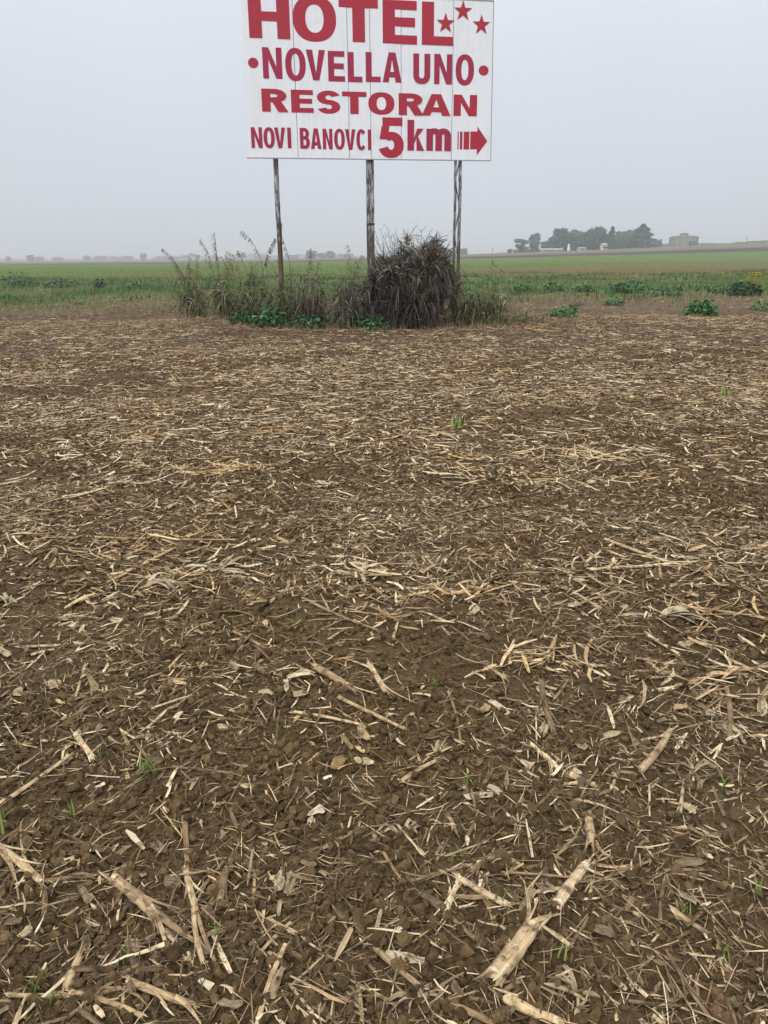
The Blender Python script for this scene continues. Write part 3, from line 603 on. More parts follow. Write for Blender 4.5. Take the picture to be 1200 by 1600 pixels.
# ------------------------------------------------------------------ billboard
b = MatB('white_board', .5, .35); g = b.n('ShaderNodeTexCoord').outputs['Object']
n1 = b.noise(1, 4, b.vmul(g, (9, 1, .8))); n2 = b.noise(2.2, 4, g)
c = b.mix(b.ramp(n1, [(.45, 0.), (.78, .45)]), (.83, .86, .91), (.66, .685, .71)); c = b.mix(b.ramp(n2, [(.55, 0.), (.75, .35)]), c, (.55, .56, .56))
b.bump(b.noise(.9, 2, g), .25, .05); M_BOARD = b.col(c)
b = MatB('red_vinyl', .45, .35); g = b.n('ShaderNodeTexCoord').outputs['Object']
c = b.mix(b.ramp(b.noise(1, 4, b.vmul(g, (6, 1, 1.2))), [(.4, 0.), (.75, .6)]), (.42, .018, .042), (.35, .030, .055)); c = b.mix(b.ramp(b.noise(14, 4, g, .7), [(.6, 0.), (.75, .5)]), c, (.42, .075, .10)); M_RED = b.col(c)
b = MatB('violet_vinyl', .45, .35); g = b.n('ShaderNodeTexCoord').outputs['Object']
M_RED2 = b.col(b.mix(b.ramp(b.noise(3, 4, g), [(.4, 0.), (.7, .6)]), (.37, .018, .062), (.30, .020, .075)))
def steel(name, rust):
    b = MatB(name, .7, .3); g = b.n('ShaderNodeTexCoord').outputs['Object']
    n = b.noise(1, 5, b.vmul(g, (16, 16, 3.5)), .7); sep = b.n('ShaderNodeSeparateXYZ', {0: g}).outputs['Z']
    f = b.math('ADD', n, b.math('MULTIPLY', b.math('SUBTRACT', 2.2, sep, clamp=True), rust))
    c = b.ramp(f, [(.42, (.42, .43, .45)), (.49, (.22, .215, .22)), (.56, (.07, .055, .05)), (.78, (.135, .095, .065)), (.95, (.19, .14, .10))])
    b.bump(n, .5, .01); return b.col(c)
M_STEEL = steel('peeling_painted_steel', .10); M_RUST = steel('rusting_painted_steel', .26)
M_DARK = MatB('dark_steel', .7).col((.045, .045, .047))
YAW = radians(10)
bb = empty('billboard', (-.3, 18.5, float(terr(-.3, 18.5))), YAW); bz = -bb.location.z
tag(bb, 'white billboard with red lettering on three lattice posts', 'billboard')
def fin(a, name, m, par, lab=None, smooth=False):
    o = a.build(name, m, par, smooth); 
    if lab: o['label'] = lab
    return o
def up(z): return z + bz
sx = [None, -1.511, -.391, .087, .758, 1.895, None]; ZB, ZT = 3.555, 6.64
def ex(side, z): t = (z - ZB) / (ZT - ZB); return (-2.603 + .058 * t) if side < 0 else (2.803 - .043 * t)
for i in range(6):
    a = Acc(); g = .0055
    xl = [ex(-1, ZB), ex(-1, ZT)] if i == 0 else [sx[i] + g] * 2; xr = [ex(1, ZB), ex(1, ZT)] if i == 5 else [sx[i + 1] - g] * 2
    f0, f1 = -.048 - .0035 * (i % 2), -.034
    V = [(xl[0], f0, up(ZB)), (xr[0], f0, up(ZB)), (xr[1], f0, up(ZT)), (xl[1], f0, up(ZT)), (xl[0], f1, up(ZB)), (xr[0], f1, up(ZB)), (xr[1], f1, up(ZT)), (xl[1], f1, up(ZT))]
    a.add(V, Q=[(0, 1, 2, 3), (5, 4, 7, 6), (0, 4, 5, 1), (3, 2, 6, 7), (0, 3, 7, 4), (1, 5, 6, 2)]); fin(a, 'board_panel', M_BOARD, bb)
a = Acc()                                                     # steel behind the sheets
for z in (ZB + .02, ZB + .8, ZB + 1.55, ZB + 2.3, ZT - .06): a.box((-2.52, -.030, up(z)), (2.73, -.003, up(z + .045)))
for s in sx[1:6]: a.box((s - .02, -.0335, up(ZB + .012)), (s + .02, -.0305, up(ZT - .012)))
fin(a, 'back_frame', M_DARK, bb)
a = Acc(); a.box((-2.605, -.058, up(ZB - .022)), (2.805, -.030, up(ZB - .001))); a.box((-2.56, -.058, up(ZT + .001)), (2.77, -.030, up(ZT + .022)))
a.add([(2.804, -.058, up(ZB - .02)), (2.818, -.058, up(ZB - .02)), (2.775, -.058, up(ZT + .02)), (2.761, -.058, up(ZT + .02)), (2.804, -.030, up(ZB - .02)), (2.818, -.030, up(ZB - .02)), (2.775, -.030, up(ZT + .02)), (2.761, -.030, up(ZT + .02))], Q=[(0, 1, 2, 3), (5, 4, 7, 6), (1, 5, 6, 2), (0, 3, 7, 4)])
fin(a, 'edge_trim', MatB('trim_grey', .6).col((.30, .31, .33)), bb)

def glyph(ch, w, h, sv, sh):
    """Pieces of a letter in a w x h box: polygons, or (outer, inner) strips; sv, sh = stem and bar widths."""
    P = []; 
    def rect(x0, y0, x1, y1): P.append([(x0, y0), (x1, y0), (x1, y1), (x0, y1)])
    def arc(cx, cy, rx, ry, a0, a1, n=28, e=2.25):
        o, i = [], []
        for q in range(n + 1):
            t = radians(a0 + (a1 - a0) * q / n); c, s = cos(t), sin(t); k = lambda v: math.copysign(abs(v) ** (2 / e), v)
            o.append((cx + rx * k(c), cy + ry * k(s))); i.append((cx + max(.004, rx - sv) * k(c), cy + max(.004, ry - sh) * k(s)))
        P.append((o, i))
    if ch == 'H': rect(0, 0, sv, h); rect(w - sv, 0, w, h); rect(sv, h * .51 - sh / 2, w - sv, h * .51 + sh / 2)
    elif ch == 'O': arc(w / 2, h / 2, w / 2, h / 2, 0, 360, 56)
    elif ch == 'T': rect((w - sv) / 2, 0, (w + sv) / 2, h - sh); rect(0, h - sh, w, h)
    elif ch == 'E': rect(0, 0, sv, h); rect(sv, 0, w, sh); rect(sv, h - sh, w * .985, h); rect(sv, h * .51 - sh / 2, w * .94, h * .51 + sh / 2)
    elif ch == 'L': rect(0, 0, sv, h); rect(sv, 0, w, sh)
    elif ch == 'I': rect(0, 0, w, h)
    elif ch == 'N': P.append([(0, 0), (sv * .93, 0), (sv * .93, h * .62), (w - sv, 0), (w, 0), (w, h), (w - sv * .93, h), (w - sv * .93, h * .38), (sv, h), (0, h)])
    elif ch == 'V': P.append([(w / 2 - sv * .52, 0), (w / 2 + sv * .52, 0), (w, h), (w - sv * 1.05, h), (w / 2, h * .25), (sv * 1.05, h), (0, h)])
    elif ch == 'A':
        P.append([(0, 0), (sv * 1.05, 0), (w * .5, h * .76), (w - sv * 1.05, 0), (w, 0), (w / 2 + sv * .58, h), (w / 2 - sv * .58, h)])
        yb = h * .17; xi = lambda y: sv * 1.05 + (w * .5 - sv * 1.05) * y / (h * .76); P.append([(xi(yb) - .01, yb), (w - xi(yb) + .01, yb), (w - xi(yb + sh) + .01, yb + sh), (xi(yb + sh) - .01, yb + sh)])
    elif ch == 'U':
        r = min(w / 2, h * .38); rect(0, r, sv, h); rect(w - sv, r, w, h); arc(w / 2, r, w / 2, r, 180, 360, 28, 2.4)
    elif ch == 'R':
        rect(0, 0, sv, h); m = h * .42; bx = w * .48; ry = (h - m) / 2; rect(sv, h - sh, bx, h); rect(sv, m, bx, m + sh)
        rx = w * .94 - bx; o, i = [], []
        for q in range(21):
            t = radians(-90 + 9 * q); o.append((bx + rx * cos(t), m + ry + ry * sin(t))); i.append((bx + max(.005, rx - sv) * cos(t), m + ry + (ry - sh) * sin(t)))
        P.append((o, i)); P.append([(w * .40, m), (w - sv * 1.15, 0), (w, 0), (w * .74, m + .01), (w * .6, m + sh * .6), (w * .40, m + sh * .6)])
    elif ch == 'B':
        rect(0, 0, sv, h); m = h * .53; bx = w * .5
        for y0, y1, xr in ((m - sh / 2, h, w * .94), (0, m + sh / 2, w)):
            ry = (y1 - y0) / 2; rx = xr - bx; rect(sv, y1 - sh, bx, y1); rect(sv, y0, bx, y0 + sh); o, i = [], []
            for q in range(21):
                t = radians(-90 + 9 * q); o.append((bx + rx * cos(t), y0 + ry + ry * sin(t))); i.append((bx + max(.004, rx - sv) * cos(t), y0 + ry + (ry - sh) * sin(t)))
            P.append((o, i))
    elif ch == 'C': arc(w / 2, h / 2, w / 2, h / 2, 40, 320, 44)
    elif ch == 'S':
        cl = []; rx = (w - sv) / 2; ry = (h - sh) / 4
        for q in range(25): t = radians(18 + 252 * q / 24); cl.append((w / 2 + rx * cos(t), h - sh / 2 - ry + ry * sin(t)))
        for q in range(1, 25): t = radians(90 - 252 * q / 24); cl.append((w / 2 + rx * cos(t), sh / 2 + ry + ry * sin(t)))
        A = np.array(cl); k = sv / sh; B = A / np.array([k, 1]); T = np.gradient(B, axis=0); T /= np.linalg.norm(T, axis=1)[:, None]; N = np.stack([-T[:, 1], T[:, 0]], 1) * sh / 2
        P.append(([tuple(v) for v in (B + N) * np.array([k, 1])], [tuple(v) for v in (B - N) * np.array([k, 1])]))
    elif ch == '5':
        rect(w * .17, h - sh, w * .95, h); P.append([(w * .05, h * .46), (w * .05 + sv * .85, h * .46), (w * .17 + sv * .72, h - sh), (w * .14, h - sh)])
        arc(w / 2, h * .325, w / 2, h * .325, 134, -163, 50, 2.15)
    elif ch == 'k':
        rect(0, 0, sv, h); P.append([(sv, h * .22), (sv * 1.35, h * .42), (w - sv * 1.15, 0), (w, 0), (w * .62, h * .47), (w * .97, h * .72), (w - sv * 1.05, h * .72), (sv, h * .42)])
    elif ch == 'm':
        rect(0, 0, sv, h * .97); hw = (w + sv) / 2; r = h * .34
        for x0 in (0, hw - sv):
            cx = x0 + hw / 2; o, i = [], []
            for q in range(21): t = radians(180 - 9 * q); o.append((cx + hw / 2 * cos(t), h - r + r * sin(t))); i.append((cx + (hw / 2 - sv) * cos(t), h - r + (r - sh) * sin(t)))
            P.append((o, i)); rect(x0 + hw - sv, 0, x0 + hw, h - r)
    elif ch == '*': P.append([(w / 2 + w / 2 * cos(q * pi / 16), h / 2 + h / 2 * sin(q * pi / 16)) for q in range(32)])
    elif ch == '|': rect(0, 0, w, h)
    elif ch == '>': P.append([(0, h * .21), (w * .40, h * .21), (w * .40, 0), (w, h * .5), (w * .40, h), (w * .40, h * .83), (0, h * .83)])
    elif ch == 's': P.append([(w / 2 + w / 2 * 1.05 * (1 if q % 2 == 0 else .40) * cos(pi / 2 + q * pi / 5), h * .47 + h * .54 * (1 if q % 2 == 0 else .40) * sin(pi / 2 + q * pi / 5)) for q in range(10)])
    return P
LET = [('hotel', 'H', -2.411, -1.577, 5.797, 6.575), ('hotel', 'O', -1.514, -0.616, 5.765, 6.600), ('hotel', 'T', -0.557, 0.265, 5.792, 6.578), ('hotel', 'E', 0.363, 1.101, 5.784, 6.582), ('hotel', 'L', 1.205, 1.892, 5.787, 6.581),
 ('dot', '*', -2.47, -2.258, 5.249, 5.438), ('novella', 'N', -2.172, -1.773, 5.064, 5.635), ('novella', 'O', -1.706, -1.28, 5.028, 5.641), ('novella', 'V', -1.27, -0.865, 5.052, 5.62), ('novella', 'E', -0.811, -0.456, 5.041, 5.611), ('novella', 'L', -0.392, -0.085, 5.042, 5.602), ('novella', 'L', -0.009, 0.31, 5.052, 5.613), ('novella', 'A', 0.351, 0.769, 5.053, 5.621), ('novella', 'U', 1.021, 1.394, 5.043, 5.619), ('novella', 'N', 1.482, 1.879, 5.05, 5.624), ('novella', 'O', 1.958, 2.369, 5.034, 5.634), ('dot', '*', 2.475, 2.698, 5.237, 5.436),
 ('restoran', 'R', -2.231, -1.68, 4.441, 4.872), ('restoran', 'E', -1.616, -1.143, 4.435, 4.868), ('restoran', 'S', -1.068, -0.57, 4.423, 4.868), ('restoran', 'T', -0.53, -0.005, 4.434, 4.859), ('restoran', 'O', 0.036, 0.607, 4.427, 4.863), ('restoran', 'R', 0.701, 1.259, 4.43, 4.856), ('restoran', 'A', 1.212, 1.86, 4.432, 4.855), ('restoran', 'N', 1.924, 2.458, 4.435, 4.856),
 ('novi', 'N', -2.494, -2.26, 3.737, 4.139), ('novi', 'O', -2.233, -1.998, 3.736, 4.144), ('novi', 'V', -2.003, -1.769, 3.741, 4.141), ('novi', 'I', -1.726, -1.648, 3.743, 4.143), ('novi', 'B', -1.461, -1.25, 3.735, 4.142), ('novi', 'A', -1.231, -1.001, 3.734, 4.136), ('novi', 'N', -0.969, -0.758, 3.729, 4.134), ('novi', 'O', -0.723, -0.49, 3.724, 4.14), ('novi', 'V', -0.485, -0.256, 3.727, 4.133), ('novi', 'C', -0.237, -0.021, 3.721, 4.139), ('novi', 'I', 0.015, 0.088, 3.728, 4.134),
 ('five', '5', 0.244, 0.811, 3.575, 4.379), ('km', 'k', 0.895, 1.272, 3.73, 4.341), ('km', 'm', 1.321, 1.88, 3.732, 4.185), ('arrow', '|', 2.03, 2.055, 3.766, 4.124), ('arrow', '|', 2.084, 2.143, 3.767, 4.125), ('arrow', '|', 2.17, 2.3, 3.768, 4.127), ('arrow', '>', 2.322, 2.718, 3.649, 4.234),
 ('star', 's', 1.525, 1.917, 6.028, 6.391), ('star', 's', 1.898, 2.296, 6.265, 6.632), ('star', 's', 2.316, 2.7, 6.019, 6.393)]
WID = dict(hotel=(.262, .165), novella=(.128, .105), restoran=(.182, .092), novi=(.076, .068), five=(.215, .165), km=(.150, .115), arrow=(0, 0), star=(0, 0), dot=(0, 0))
WORDS = dict(hotel='bold HOTEL lettering', novella='NOVELLA UNO lettering', restoran='wide RESTORAN lettering', novi='small NOVI BANOVCI lettering', five='large figure 5', km='km lettering', arrow='striped arrow pointing right')
acc = {}; singles = []
for ln, ch, x0, x1, z0, z1 in LET:
    if ln in ('star', 'dot'): a = Acc(); singles.append((ln, a, x0))
    else: a = acc.setdefault(ln, Acc())
    sv, sh = WID[ln]
    for li, pc in enumerate(glyph(ch, x1 - x0, z1 - z0, sv, sh)):
        f = -.0545 - .0012 * li - (.004 if ln == 'star' else 0)
        if isinstance(pc, tuple):
            o_, i_ = pc; V = [(x0 + u, f, up(z0 + v)) for u, v in o_] + [(x0 + u, f, up(z0 + v)) for u, v in i_]; n = len(o_)
            a.add(V, Q=[(q, q + 1, n + q + 1, n + q) for q in range(n - 1)])
        else:
            from mathutils.geometry import tessellate_polygon
            T = tessellate_polygon([[Vector((u, v, 0)) for u, v in pc]]); a.add([(x0 + u, f, up(z0 + v)) for u, v in pc], T=[tuple(t) for t in T])
for ln, a in acc.items(): fin(a, 'lettering' if ln != 'arrow' else 'arrow', M_RED2 if ln in ('novi', 'km', 'novella') else M_RED, bb, WORDS[ln])
for ln, a, x0 in singles: fin(a, ln, M_RED, bb, {'dot': 'round red dot ' + ('before' if x0 < 0 else 'after') + ' the words', 'star': 'red star ' + ('over the L' if x0 < 1.8 else 'at the outer edge' if x0 > 2.2 else 'standing highest')}[ln])
def post(x, kind, lab):
    a = Acc(); z0, z1 = up(-.3), up(ZT - .1); root = empty('post', (0, 0, 0)); root.parent = bb; root['label'] = lab
    if kind == 'edge': ch = [(-.022, .03, .068), (.026, .15, .060)]
    elif kind == 'plate': ch = [(-.056, .035, .058), (.050, .04, .070)]
    else: ch = [(-.055, .03, .050), (.058, .035, .060)]
    for dx, dy, s in ch:
        c_ = Acc(); P = np.array([[x + dx + .004 * sin(q * 2.1 + x), dy + .0, z0 + (z1 - z0) * q / 8] for q in range(9)])
        for q in range(8): c_.box((P[q][0] - s / 2, dy - s / 2, P[q][2]), (P[q][0] + s / 2, dy + s / 2, P[q + 1][2] + (0 if q < 7 else .0)))
        fin(c_, 'chord', M_STEEL if kind == 'open' else M_RUST, root)
    n = 12; l = Acc(); (xa, ya, sa), (xb, yb, sb) = ch
    for q in range(n):
        za, zb_ = z0 + (z1 - z0) * q / n, z0 + (z1 - z0) * (q + 1) / n; A_, B_ = ((x + xa, ya, za), (x + xb, yb, zb_)) if q % 2 == 0 else ((x + xb, yb, za), (x + xa, ya, zb_))
        l.tube(np.array([A_, B_]), [.014, .014], 6)
    fin(l, 'lattice_bars', M_STEEL, root)
    if kind == 'plate':
        p = Acc(); p.box((x - .030, .006, z0), (x + .019, .013, z1)); fin(p, 'web_plate', M_STEEL, root)
        p = Acc(); p.box((x - .09, -.004, up(2.19)), (x + .09, .004, up(2.235))); fin(p, 'splice_plate', M_DARK, root)
post(-1.995, 'edge', 'slim post on the left, seen edge on'); post(.063, 'plate', 'widest middle post, brown with rust low down'); post(2.075, 'open', 'open lattice post with zigzag bars')

# ------------------------------------------------------------------ tall dead grass, reeds and weeds around the posts
def gpos(px, py):
    x, y = GP(px, py); return x, y, float(terr(x, y))
def reed(px, py, hpx, wpx, label, ns=60, tone=.45, mat=None, lean=0., plumes=4, green=.3, group='reed clumps by the posts', seedtone=.55, bush=False):
    x, y, z = gpos(px, py); s = mpp(py); H = hpx * s; W = wpx * s; ns = int(ns * 1.1); root = empty('reed_clump', (x, y, z)); tag(root, label, 'reed clump', group); mat = mat or M_REED
    st = Acc(); lf = Acc(); sh = Acc(); k = 8; t = np.linspace(0, 1, k)
    for q in range(ns):
        bx, by = rnd.gauss(0, W * .17), rnd.gauss(0, W * .2); h = H * (.28 + .58 * rnd.random() ** 1.3); an = rnd.uniform(0, 2 * pi); le = rnd.uniform(.05, .32)
        P = np.stack([bx + (cos(an) * le + lean) * h * t ** 1.7 + bx * .6 * t, by + sin(an) * le * h * t ** 1.7, h * (t - .12 * t ** 3)], -1); w = .0045
        sd = np.array([cos(an + 1.5), sin(an + 1.5) * .3, 0]); st.ribbons(P[None], (sd * w)[None, None] * (1 - .6 * t)[None, :, None], np.clip(rnd.gauss(tone + .12, .2), 0, 1))
        for _ in range(rnd.randint(7, 11)):               # long arching leaves off the stem
            i = rnd.uniform(.08, .8); c0 = np.array([np.interp(i, t, P[:, d]) for d in range(3)]); a2 = rnd.uniform(0, 2 * pi); l = H * rnd.uniform(.16, .36); u = rnd.uniform(.3, 1.1)
            tt = np.linspace(0, 1, 6); R_ = c0 + np.stack([cos(a2) * l * tt * .75, sin(a2) * l * tt * .75, l * (u * tt - (u + rnd.uniform(.1, .8)) * tt ** 2)], -1)
            R_[:, 2] = np.maximum(R_[:, 2], .01); wd = rnd.uniform(.005, .012)
            S = np.array([-sin(a2), cos(a2), rnd.uniform(-.5, .5)]) * wd; lf.ribbons(R_[None], S[None, None] * (1 - .9 * tt ** 2)[None, :, None], np.clip(rnd.gauss(tone + .02 if rnd.random() > green else .24, .22), 0, 1))
    for q in range(plumes):                              # nodding seed heads
        an = rnd.uniform(0, 2 * pi); h = H * rnd.uniform(.82, 1.05); dr = cos(an) + lean * 3; bx = rnd.gauss(0, W * .15); tt = np.linspace(0, 1, 12)
        P = np.stack([bx + dr * h * .22 * tt ** 2.2, rnd.gauss(0, W * .1) + sin(an) * h * .1 * tt ** 2, h * tt * (1 - .0 * tt)], -1)
        st.ribbons(P[None], np.array([.004, 0, 0])[None, None] * (1 - .5 * tt)[None, :, None], tone)
        sh = Acc()
        for m in range(46):
            i = rnd.uniform(.68, 1); c0 = np.array([np.interp(i, tt, P[:, d]) for d in range(3)]); a2 = rnd.uniform(0, 2 * pi); l = rnd.uniform(.05, .14) * (1.3 - i) * 3; t3 = np.linspace(0, 1, 4)
            R_ = c0 + np.stack([(cos(a2) * .6 + dr * .5) * l * t3, sin(a2) * l * t3 * .6, l * (.5 * t3 - .9 * t3 ** 2)], -1)
            sh.ribbons(R_[None], np.array([.004, 0, .002])[None, None] * np.array([.3, 1, 1.0, .2])[None, :, None], np.clip(rnd.gauss(seedtone, .12), 0, 1))
        sh.build('seed_head', mat, root)
    st.build('stems', mat, root); lf.build('leaves', mat, root)
    return root
reed(306, 499, 100, 46, 'dark-footed reed clump standing apart at the left end, leaning left', 80, .36, lean=-.10, plumes=8, green=.15)
reed(354, 507, 110, 52, 'tall loose reed clump second from the left end', 70, .43, plumes=7, lean=-.03, green=.3)
reed(398, 509, 104, 58, 'leafy reed clump just left of the slim post', 70, .40, plumes=5, green=.65)
reed(442, 512, 98, 52, 'grassy clump hiding the foot of the slim post', 70, .37, plumes=3, green=.6)
reed(488, 512, 112, 60, 'dark brown weed clump right of the slim post', 90, .42, plumes=3, mat=M_BROWN, green=.1)
reed(546, 513, 116, 62, 'dark dry clump leaning on the middle post', 100, .40, plumes=3, mat=M_BROWN, green=.1)
reed(722, 511, 88, 46, 'green clump hiding the foot of the open lattice post', 60, .35, plumes=1, green=.8)
reed(765, 509, 90, 56, 'grey-green grass clump right of the lattice post', 70, .45, plumes=2, green=.6)
reed(815, 509, 34, 60, 'low flattened dry clump at the right end', 60, .6, plumes=0, green=.2, lean=.15)
# two seed stalks that rise against the sky
def skystalk(px, py, pts, label):
    x, y, z = gpos(px, py); s = mpp(py); root = empty('seed_stalk', (x, y, z)); tag(root, label, 'grass stalk')
    A_ = np.array([((a - px) * s, 0, (py - b) * s) for a, b in pts]); t0 = np.linspace(0, 1, len(A_)); tt = np.linspace(0, 1, 16)
    P = np.stack([np.interp(tt, t0, A_[:, 0]), np.zeros(16), np.interp(tt, t0, A_[:, 2])], -1); st = Acc(); sh = Acc()
    st.ribbons(P[None], np.array([.006, 0, .003])[None, None] * (1 - .5 * tt)[None, :, None], .35)
    for m in range(46):
        i = rnd.uniform(.5, 1); c0 = np.array([np.interp(i, tt, P[:, d]) for d in range(3)]); l = rnd.uniform(.06, .16); sg = np.sign(P[-1, 0] - P[0, 0]); t3 = np.linspace(0, 1, 4)
        R_ = c0 + np.stack([sg * l * t3 * rnd.uniform(.1, .8), rnd.uniform(-.4, .4) * l * t3, l * (.1 * t3 - .8 * t3 ** 2)], -1); sh.ribbons(R_[None], np.array([.006, 0, .004])[None, None] * np.array([.3, 1, 1, .3])[None, :, None], rnd.uniform(.3, .6))
    st.build('stem', M_DEAD, root); sh.build('seed_head', M_DEAD, root)
skystalk(412, 500, [(412, 500), (417, 445), (412, 405), (400, 382), (386, 368)], 'arching seed stalk nodding left against the sky, left of the slim post')
skystalk(420, 502, [(420, 502), (412, 440), (424, 400), (436, 380)], 'straight seed stalk leaning on the slim post')
skystalk(462, 500, [(462, 500), (458, 440), (455, 405), (446, 375), (448, 357)], 'thin upright seed stalk rising just right of the slim post')
skystalk(348, 500, [(348, 500), (347, 440), (346, 400), (345, 370)], 'tallest straight seed stalk over the second reed clump')
skystalk(335, 498, [(335, 498), (342, 440), (334, 400), (322, 378)], 'seed stalk bending left over the second reed clump')
skystalk(300, 495, [(300, 495), (292, 440), (278, 405), (262, 390)], 'long plume nodding left over the clump at the left end')

def dead_bush():
    x, y, z = gpos(641, 512); s = mpp(507); H = 115 * s; W = 75 * s; root = empty('dead_bush', (x, y, z)); tag(root, 'big dark mound of dead drooping leaves between the middle and right posts', 'bush')
    lf = Acc(); tw = Acc(); nt_ = 620; per = 17; k = 7; t = np.linspace(0, 1, k); n = nt_ * per
    T0 = RG.uniform(0, 2 * pi, nt_); Z0 = RG.random(nt_) ** .75; prof = np.interp(Z0, [0, .12, .4, .7, .88, 1], [.70, .84, .97, .98, .84, .50]) * (1 + .26 * fb(T0 * 2, Z0 * 3, 1.3, 2, 9) * 2); R0 = RG.uniform(.25, 1.0, nt_) ** .45 * prof
    rep = lambda v: np.repeat(v, per)
    th = rep(T0); zz = rep(Z0); cx_, cy_ = np.cos(T0) * R0 * W * .86, np.sin(T0) * R0 * W * .74; cz_ = Z0 * H * .90 * (1 - .10 * (cx_ < -.2 * W) * Z0 + .30 * fb(cx_ + 5, cy_ + 5, 1.8, 2, 19))
    bx = rep(cx_) + RG.normal(0, .035, n); by = rep(cy_) + RG.normal(0, .035, n); bz_ = rep(cz_) + RG.normal(0, .04, n)
    od = rep(T0 + RG.normal(0, 1.1, nt_)); out_ = od + RG.normal(0, .8, n); L_ = rep(RG.uniform(.16, .42, nt_)) * RG.uniform(.6, 1.25, n); top = zz > .84
    upv = np.where(top, RG.uniform(.2, 1.2, n), rep(RG.uniform(-.1, .8, nt_)) + RG.normal(0, .2, n)); dr = np.where(top, RG.uniform(.1, .9, n), rep(RG.uniform(.0, 1.6, nt_)) + RG.normal(0, .3, n)); ho = rep(RG.uniform(.35, 1.0, nt_)) * RG.uniform(.7, 1.2, n)
    P = np.stack([bx[:, None] + np.cos(out_)[:, None] * (ho * L_)[:, None] * t, by[:, None] + np.sin(out_)[:, None] * (ho * L_)[:, None] * t, bz_[:, None] + L_[:, None] * (upv[:, None] * t - dr[:, None] * t ** 2)], -1)
    P[..., 2] = np.maximum(P[..., 2], .01); w = RG.uniform(.004, .014, n); tw_ = RG.normal(0, .8, n)[:, None] + t[None] * RG.normal(0, 1, n)[:, None]
    S = np.stack([-np.sin(out_)[:, None] * np.cos(tw_), np.cos(out_)[:, None] * np.cos(tw_), np.sin(tw_)], -1) * (w[:, None] * (1 - .85 * t ** 2))[..., None]
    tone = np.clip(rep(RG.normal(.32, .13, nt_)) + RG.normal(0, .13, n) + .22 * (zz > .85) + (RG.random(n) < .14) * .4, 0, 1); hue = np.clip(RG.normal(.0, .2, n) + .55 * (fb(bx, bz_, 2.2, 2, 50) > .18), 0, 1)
    lf.ribbons(P, S, tone, hue, arch=RG.uniform(-.4, .5, n))
    for q in range(120):                                 # stiff canes inside and poking out of the top
        an = rnd.uniform(0, 2 * pi); r0 = rnd.uniform(0, .45) * W; h = H * (rnd.uniform(.8, .98) if q > 34 else rnd.uniform(.95, 1.2)); tt = np.linspace(0, 1, 8); ox = rnd.uniform(-.7, .75) * W; 
        Q_ = np.stack([cos(an) * r0 + (ox - cos(an) * r0) * tt, sin(an) * r0 * (1 + .5 * tt), h * tt], -1); Q_[:, 0] += .02 * np.sin(tt * 9 + q)
        tw.tube(Q_, np.linspace(.007, .0025, 8), 4, rnd.uniform(.1, .45))
        if q <= 34:
            for m in range(7):
                i = rnd.uniform(.78, 1); c0 = np.array([np.interp(i, tt, Q_[:, d]) for d in range(3)]); a2 = rnd.uniform(0, 2 * pi); l = rnd.uniform(.06, .2)
                tw.tube(np.array([c0, c0 + [cos(a2) * l * .6, sin(a2) * l * .4, l * .7]]), [.003, .0015], 3, .3)
    lf.build('leaves', M_DEAD, root); tw.build('twigs', M_DEAD, root)
dead_bush()

def weed(px, py, wpx, hpx, label, n=140, tone=.4, flowers=0, cat='weed', name='leafy_weed', lobed=True, dist=None, mat=None):
    x, y, z = gpos(px, py); s = mpp(py); W = wpx * s / 2; H = hpx * s; n = int(n * 1.6); root = empty(name, (x, y, z)); tag(root, label, cat, 'green leafy weeds along the verge'); a = Acc(); k = 6; t = np.linspace(0, 1, k)
    hy = min(W, .5 + W * .4)
    th = RG.uniform(0, 2 * pi, n); r = RG.random(n) ** .6; bx = np.cos(th) * r * W * .85; by = np.sin(th) * r * hy * .85; bz_ = RG.random(n) * H * .75 * np.sqrt(np.clip(1 - r ** 2 * .8, .1, 1)) * (.7 + .6 * (fb(bx + px, by, 1.2, 2, 33) + .5))
    l = RG.uniform(.28, .6, n) * min(H, .45); up_ = RG.uniform(.2, 1.0, n); o_ = th + RG.normal(0, .8, n)
    P = np.stack([bx[:, None] + np.cos(o_)[:, None] * l[:, None] * t * .8, by[:, None] + np.sin(o_)[:, None] * l[:, None] * t * .8, bz_[:, None] + l[:, None] * (up_[:, None] * t - .7 * t ** 2)], -1); P[..., 2] = np.maximum(P[..., 2], .01)
    w = l * RG.uniform(.10, .22, n); wp = np.sin(np.clip(t * .9 + .1, 0, 1) * pi) ** .7; lob = (1 + .35 * np.cos(t * 16)) if lobed else 1
    tw_ = RG.normal(0, .5, n); S = np.stack([-np.sin(o_) * np.cos(tw_), np.cos(o_) * np.cos(tw_), np.sin(tw_)], -1)[:, None, :] * (w[:, None] * wp[None] * lob)[..., None]
    a.ribbons(P, S, np.clip(RG.normal(tone, .2, n), 0, 1), arch=RG.uniform(-.5, .5, n)); a.build('leaves', mat or M_WEED, root)
    st = Acc()
    for q in range(max(6, n // 18)):
        i = rnd.randrange(n); st.tube(np.array([[bx[i] * .3, by[i] * .3, 0], [bx[i] * .8, by[i] * .8, bz_[i] * .6], [bx[i], by[i], bz_[i]]]), [.008, .006, .004], 4, .5)
    st.build('stems', mat or M_WEED, root)
    if flowers:
        f = Acc()
        for q in range(flowers):
            c0 = np.array([rnd.gauss(.6, .42) * W, rnd.uniform(-.6, .6) * hy, H * rnd.uniform(.35, 1.05)]); 
            for m in range(4):
                a2 = m * pi / 2 + rnd.random(); R_ = c0 + np.outer([0, .5, 1], [cos(a2) * .042, sin(a2) * .042, .02]); f.ribbons(R_[None], np.array([-sin(a2), cos(a2), 0])[None, None] * np.array([.012, .03, .02])[None, :, None], .5)
        f.build('flowers', M_FLOWER, root)
    return root
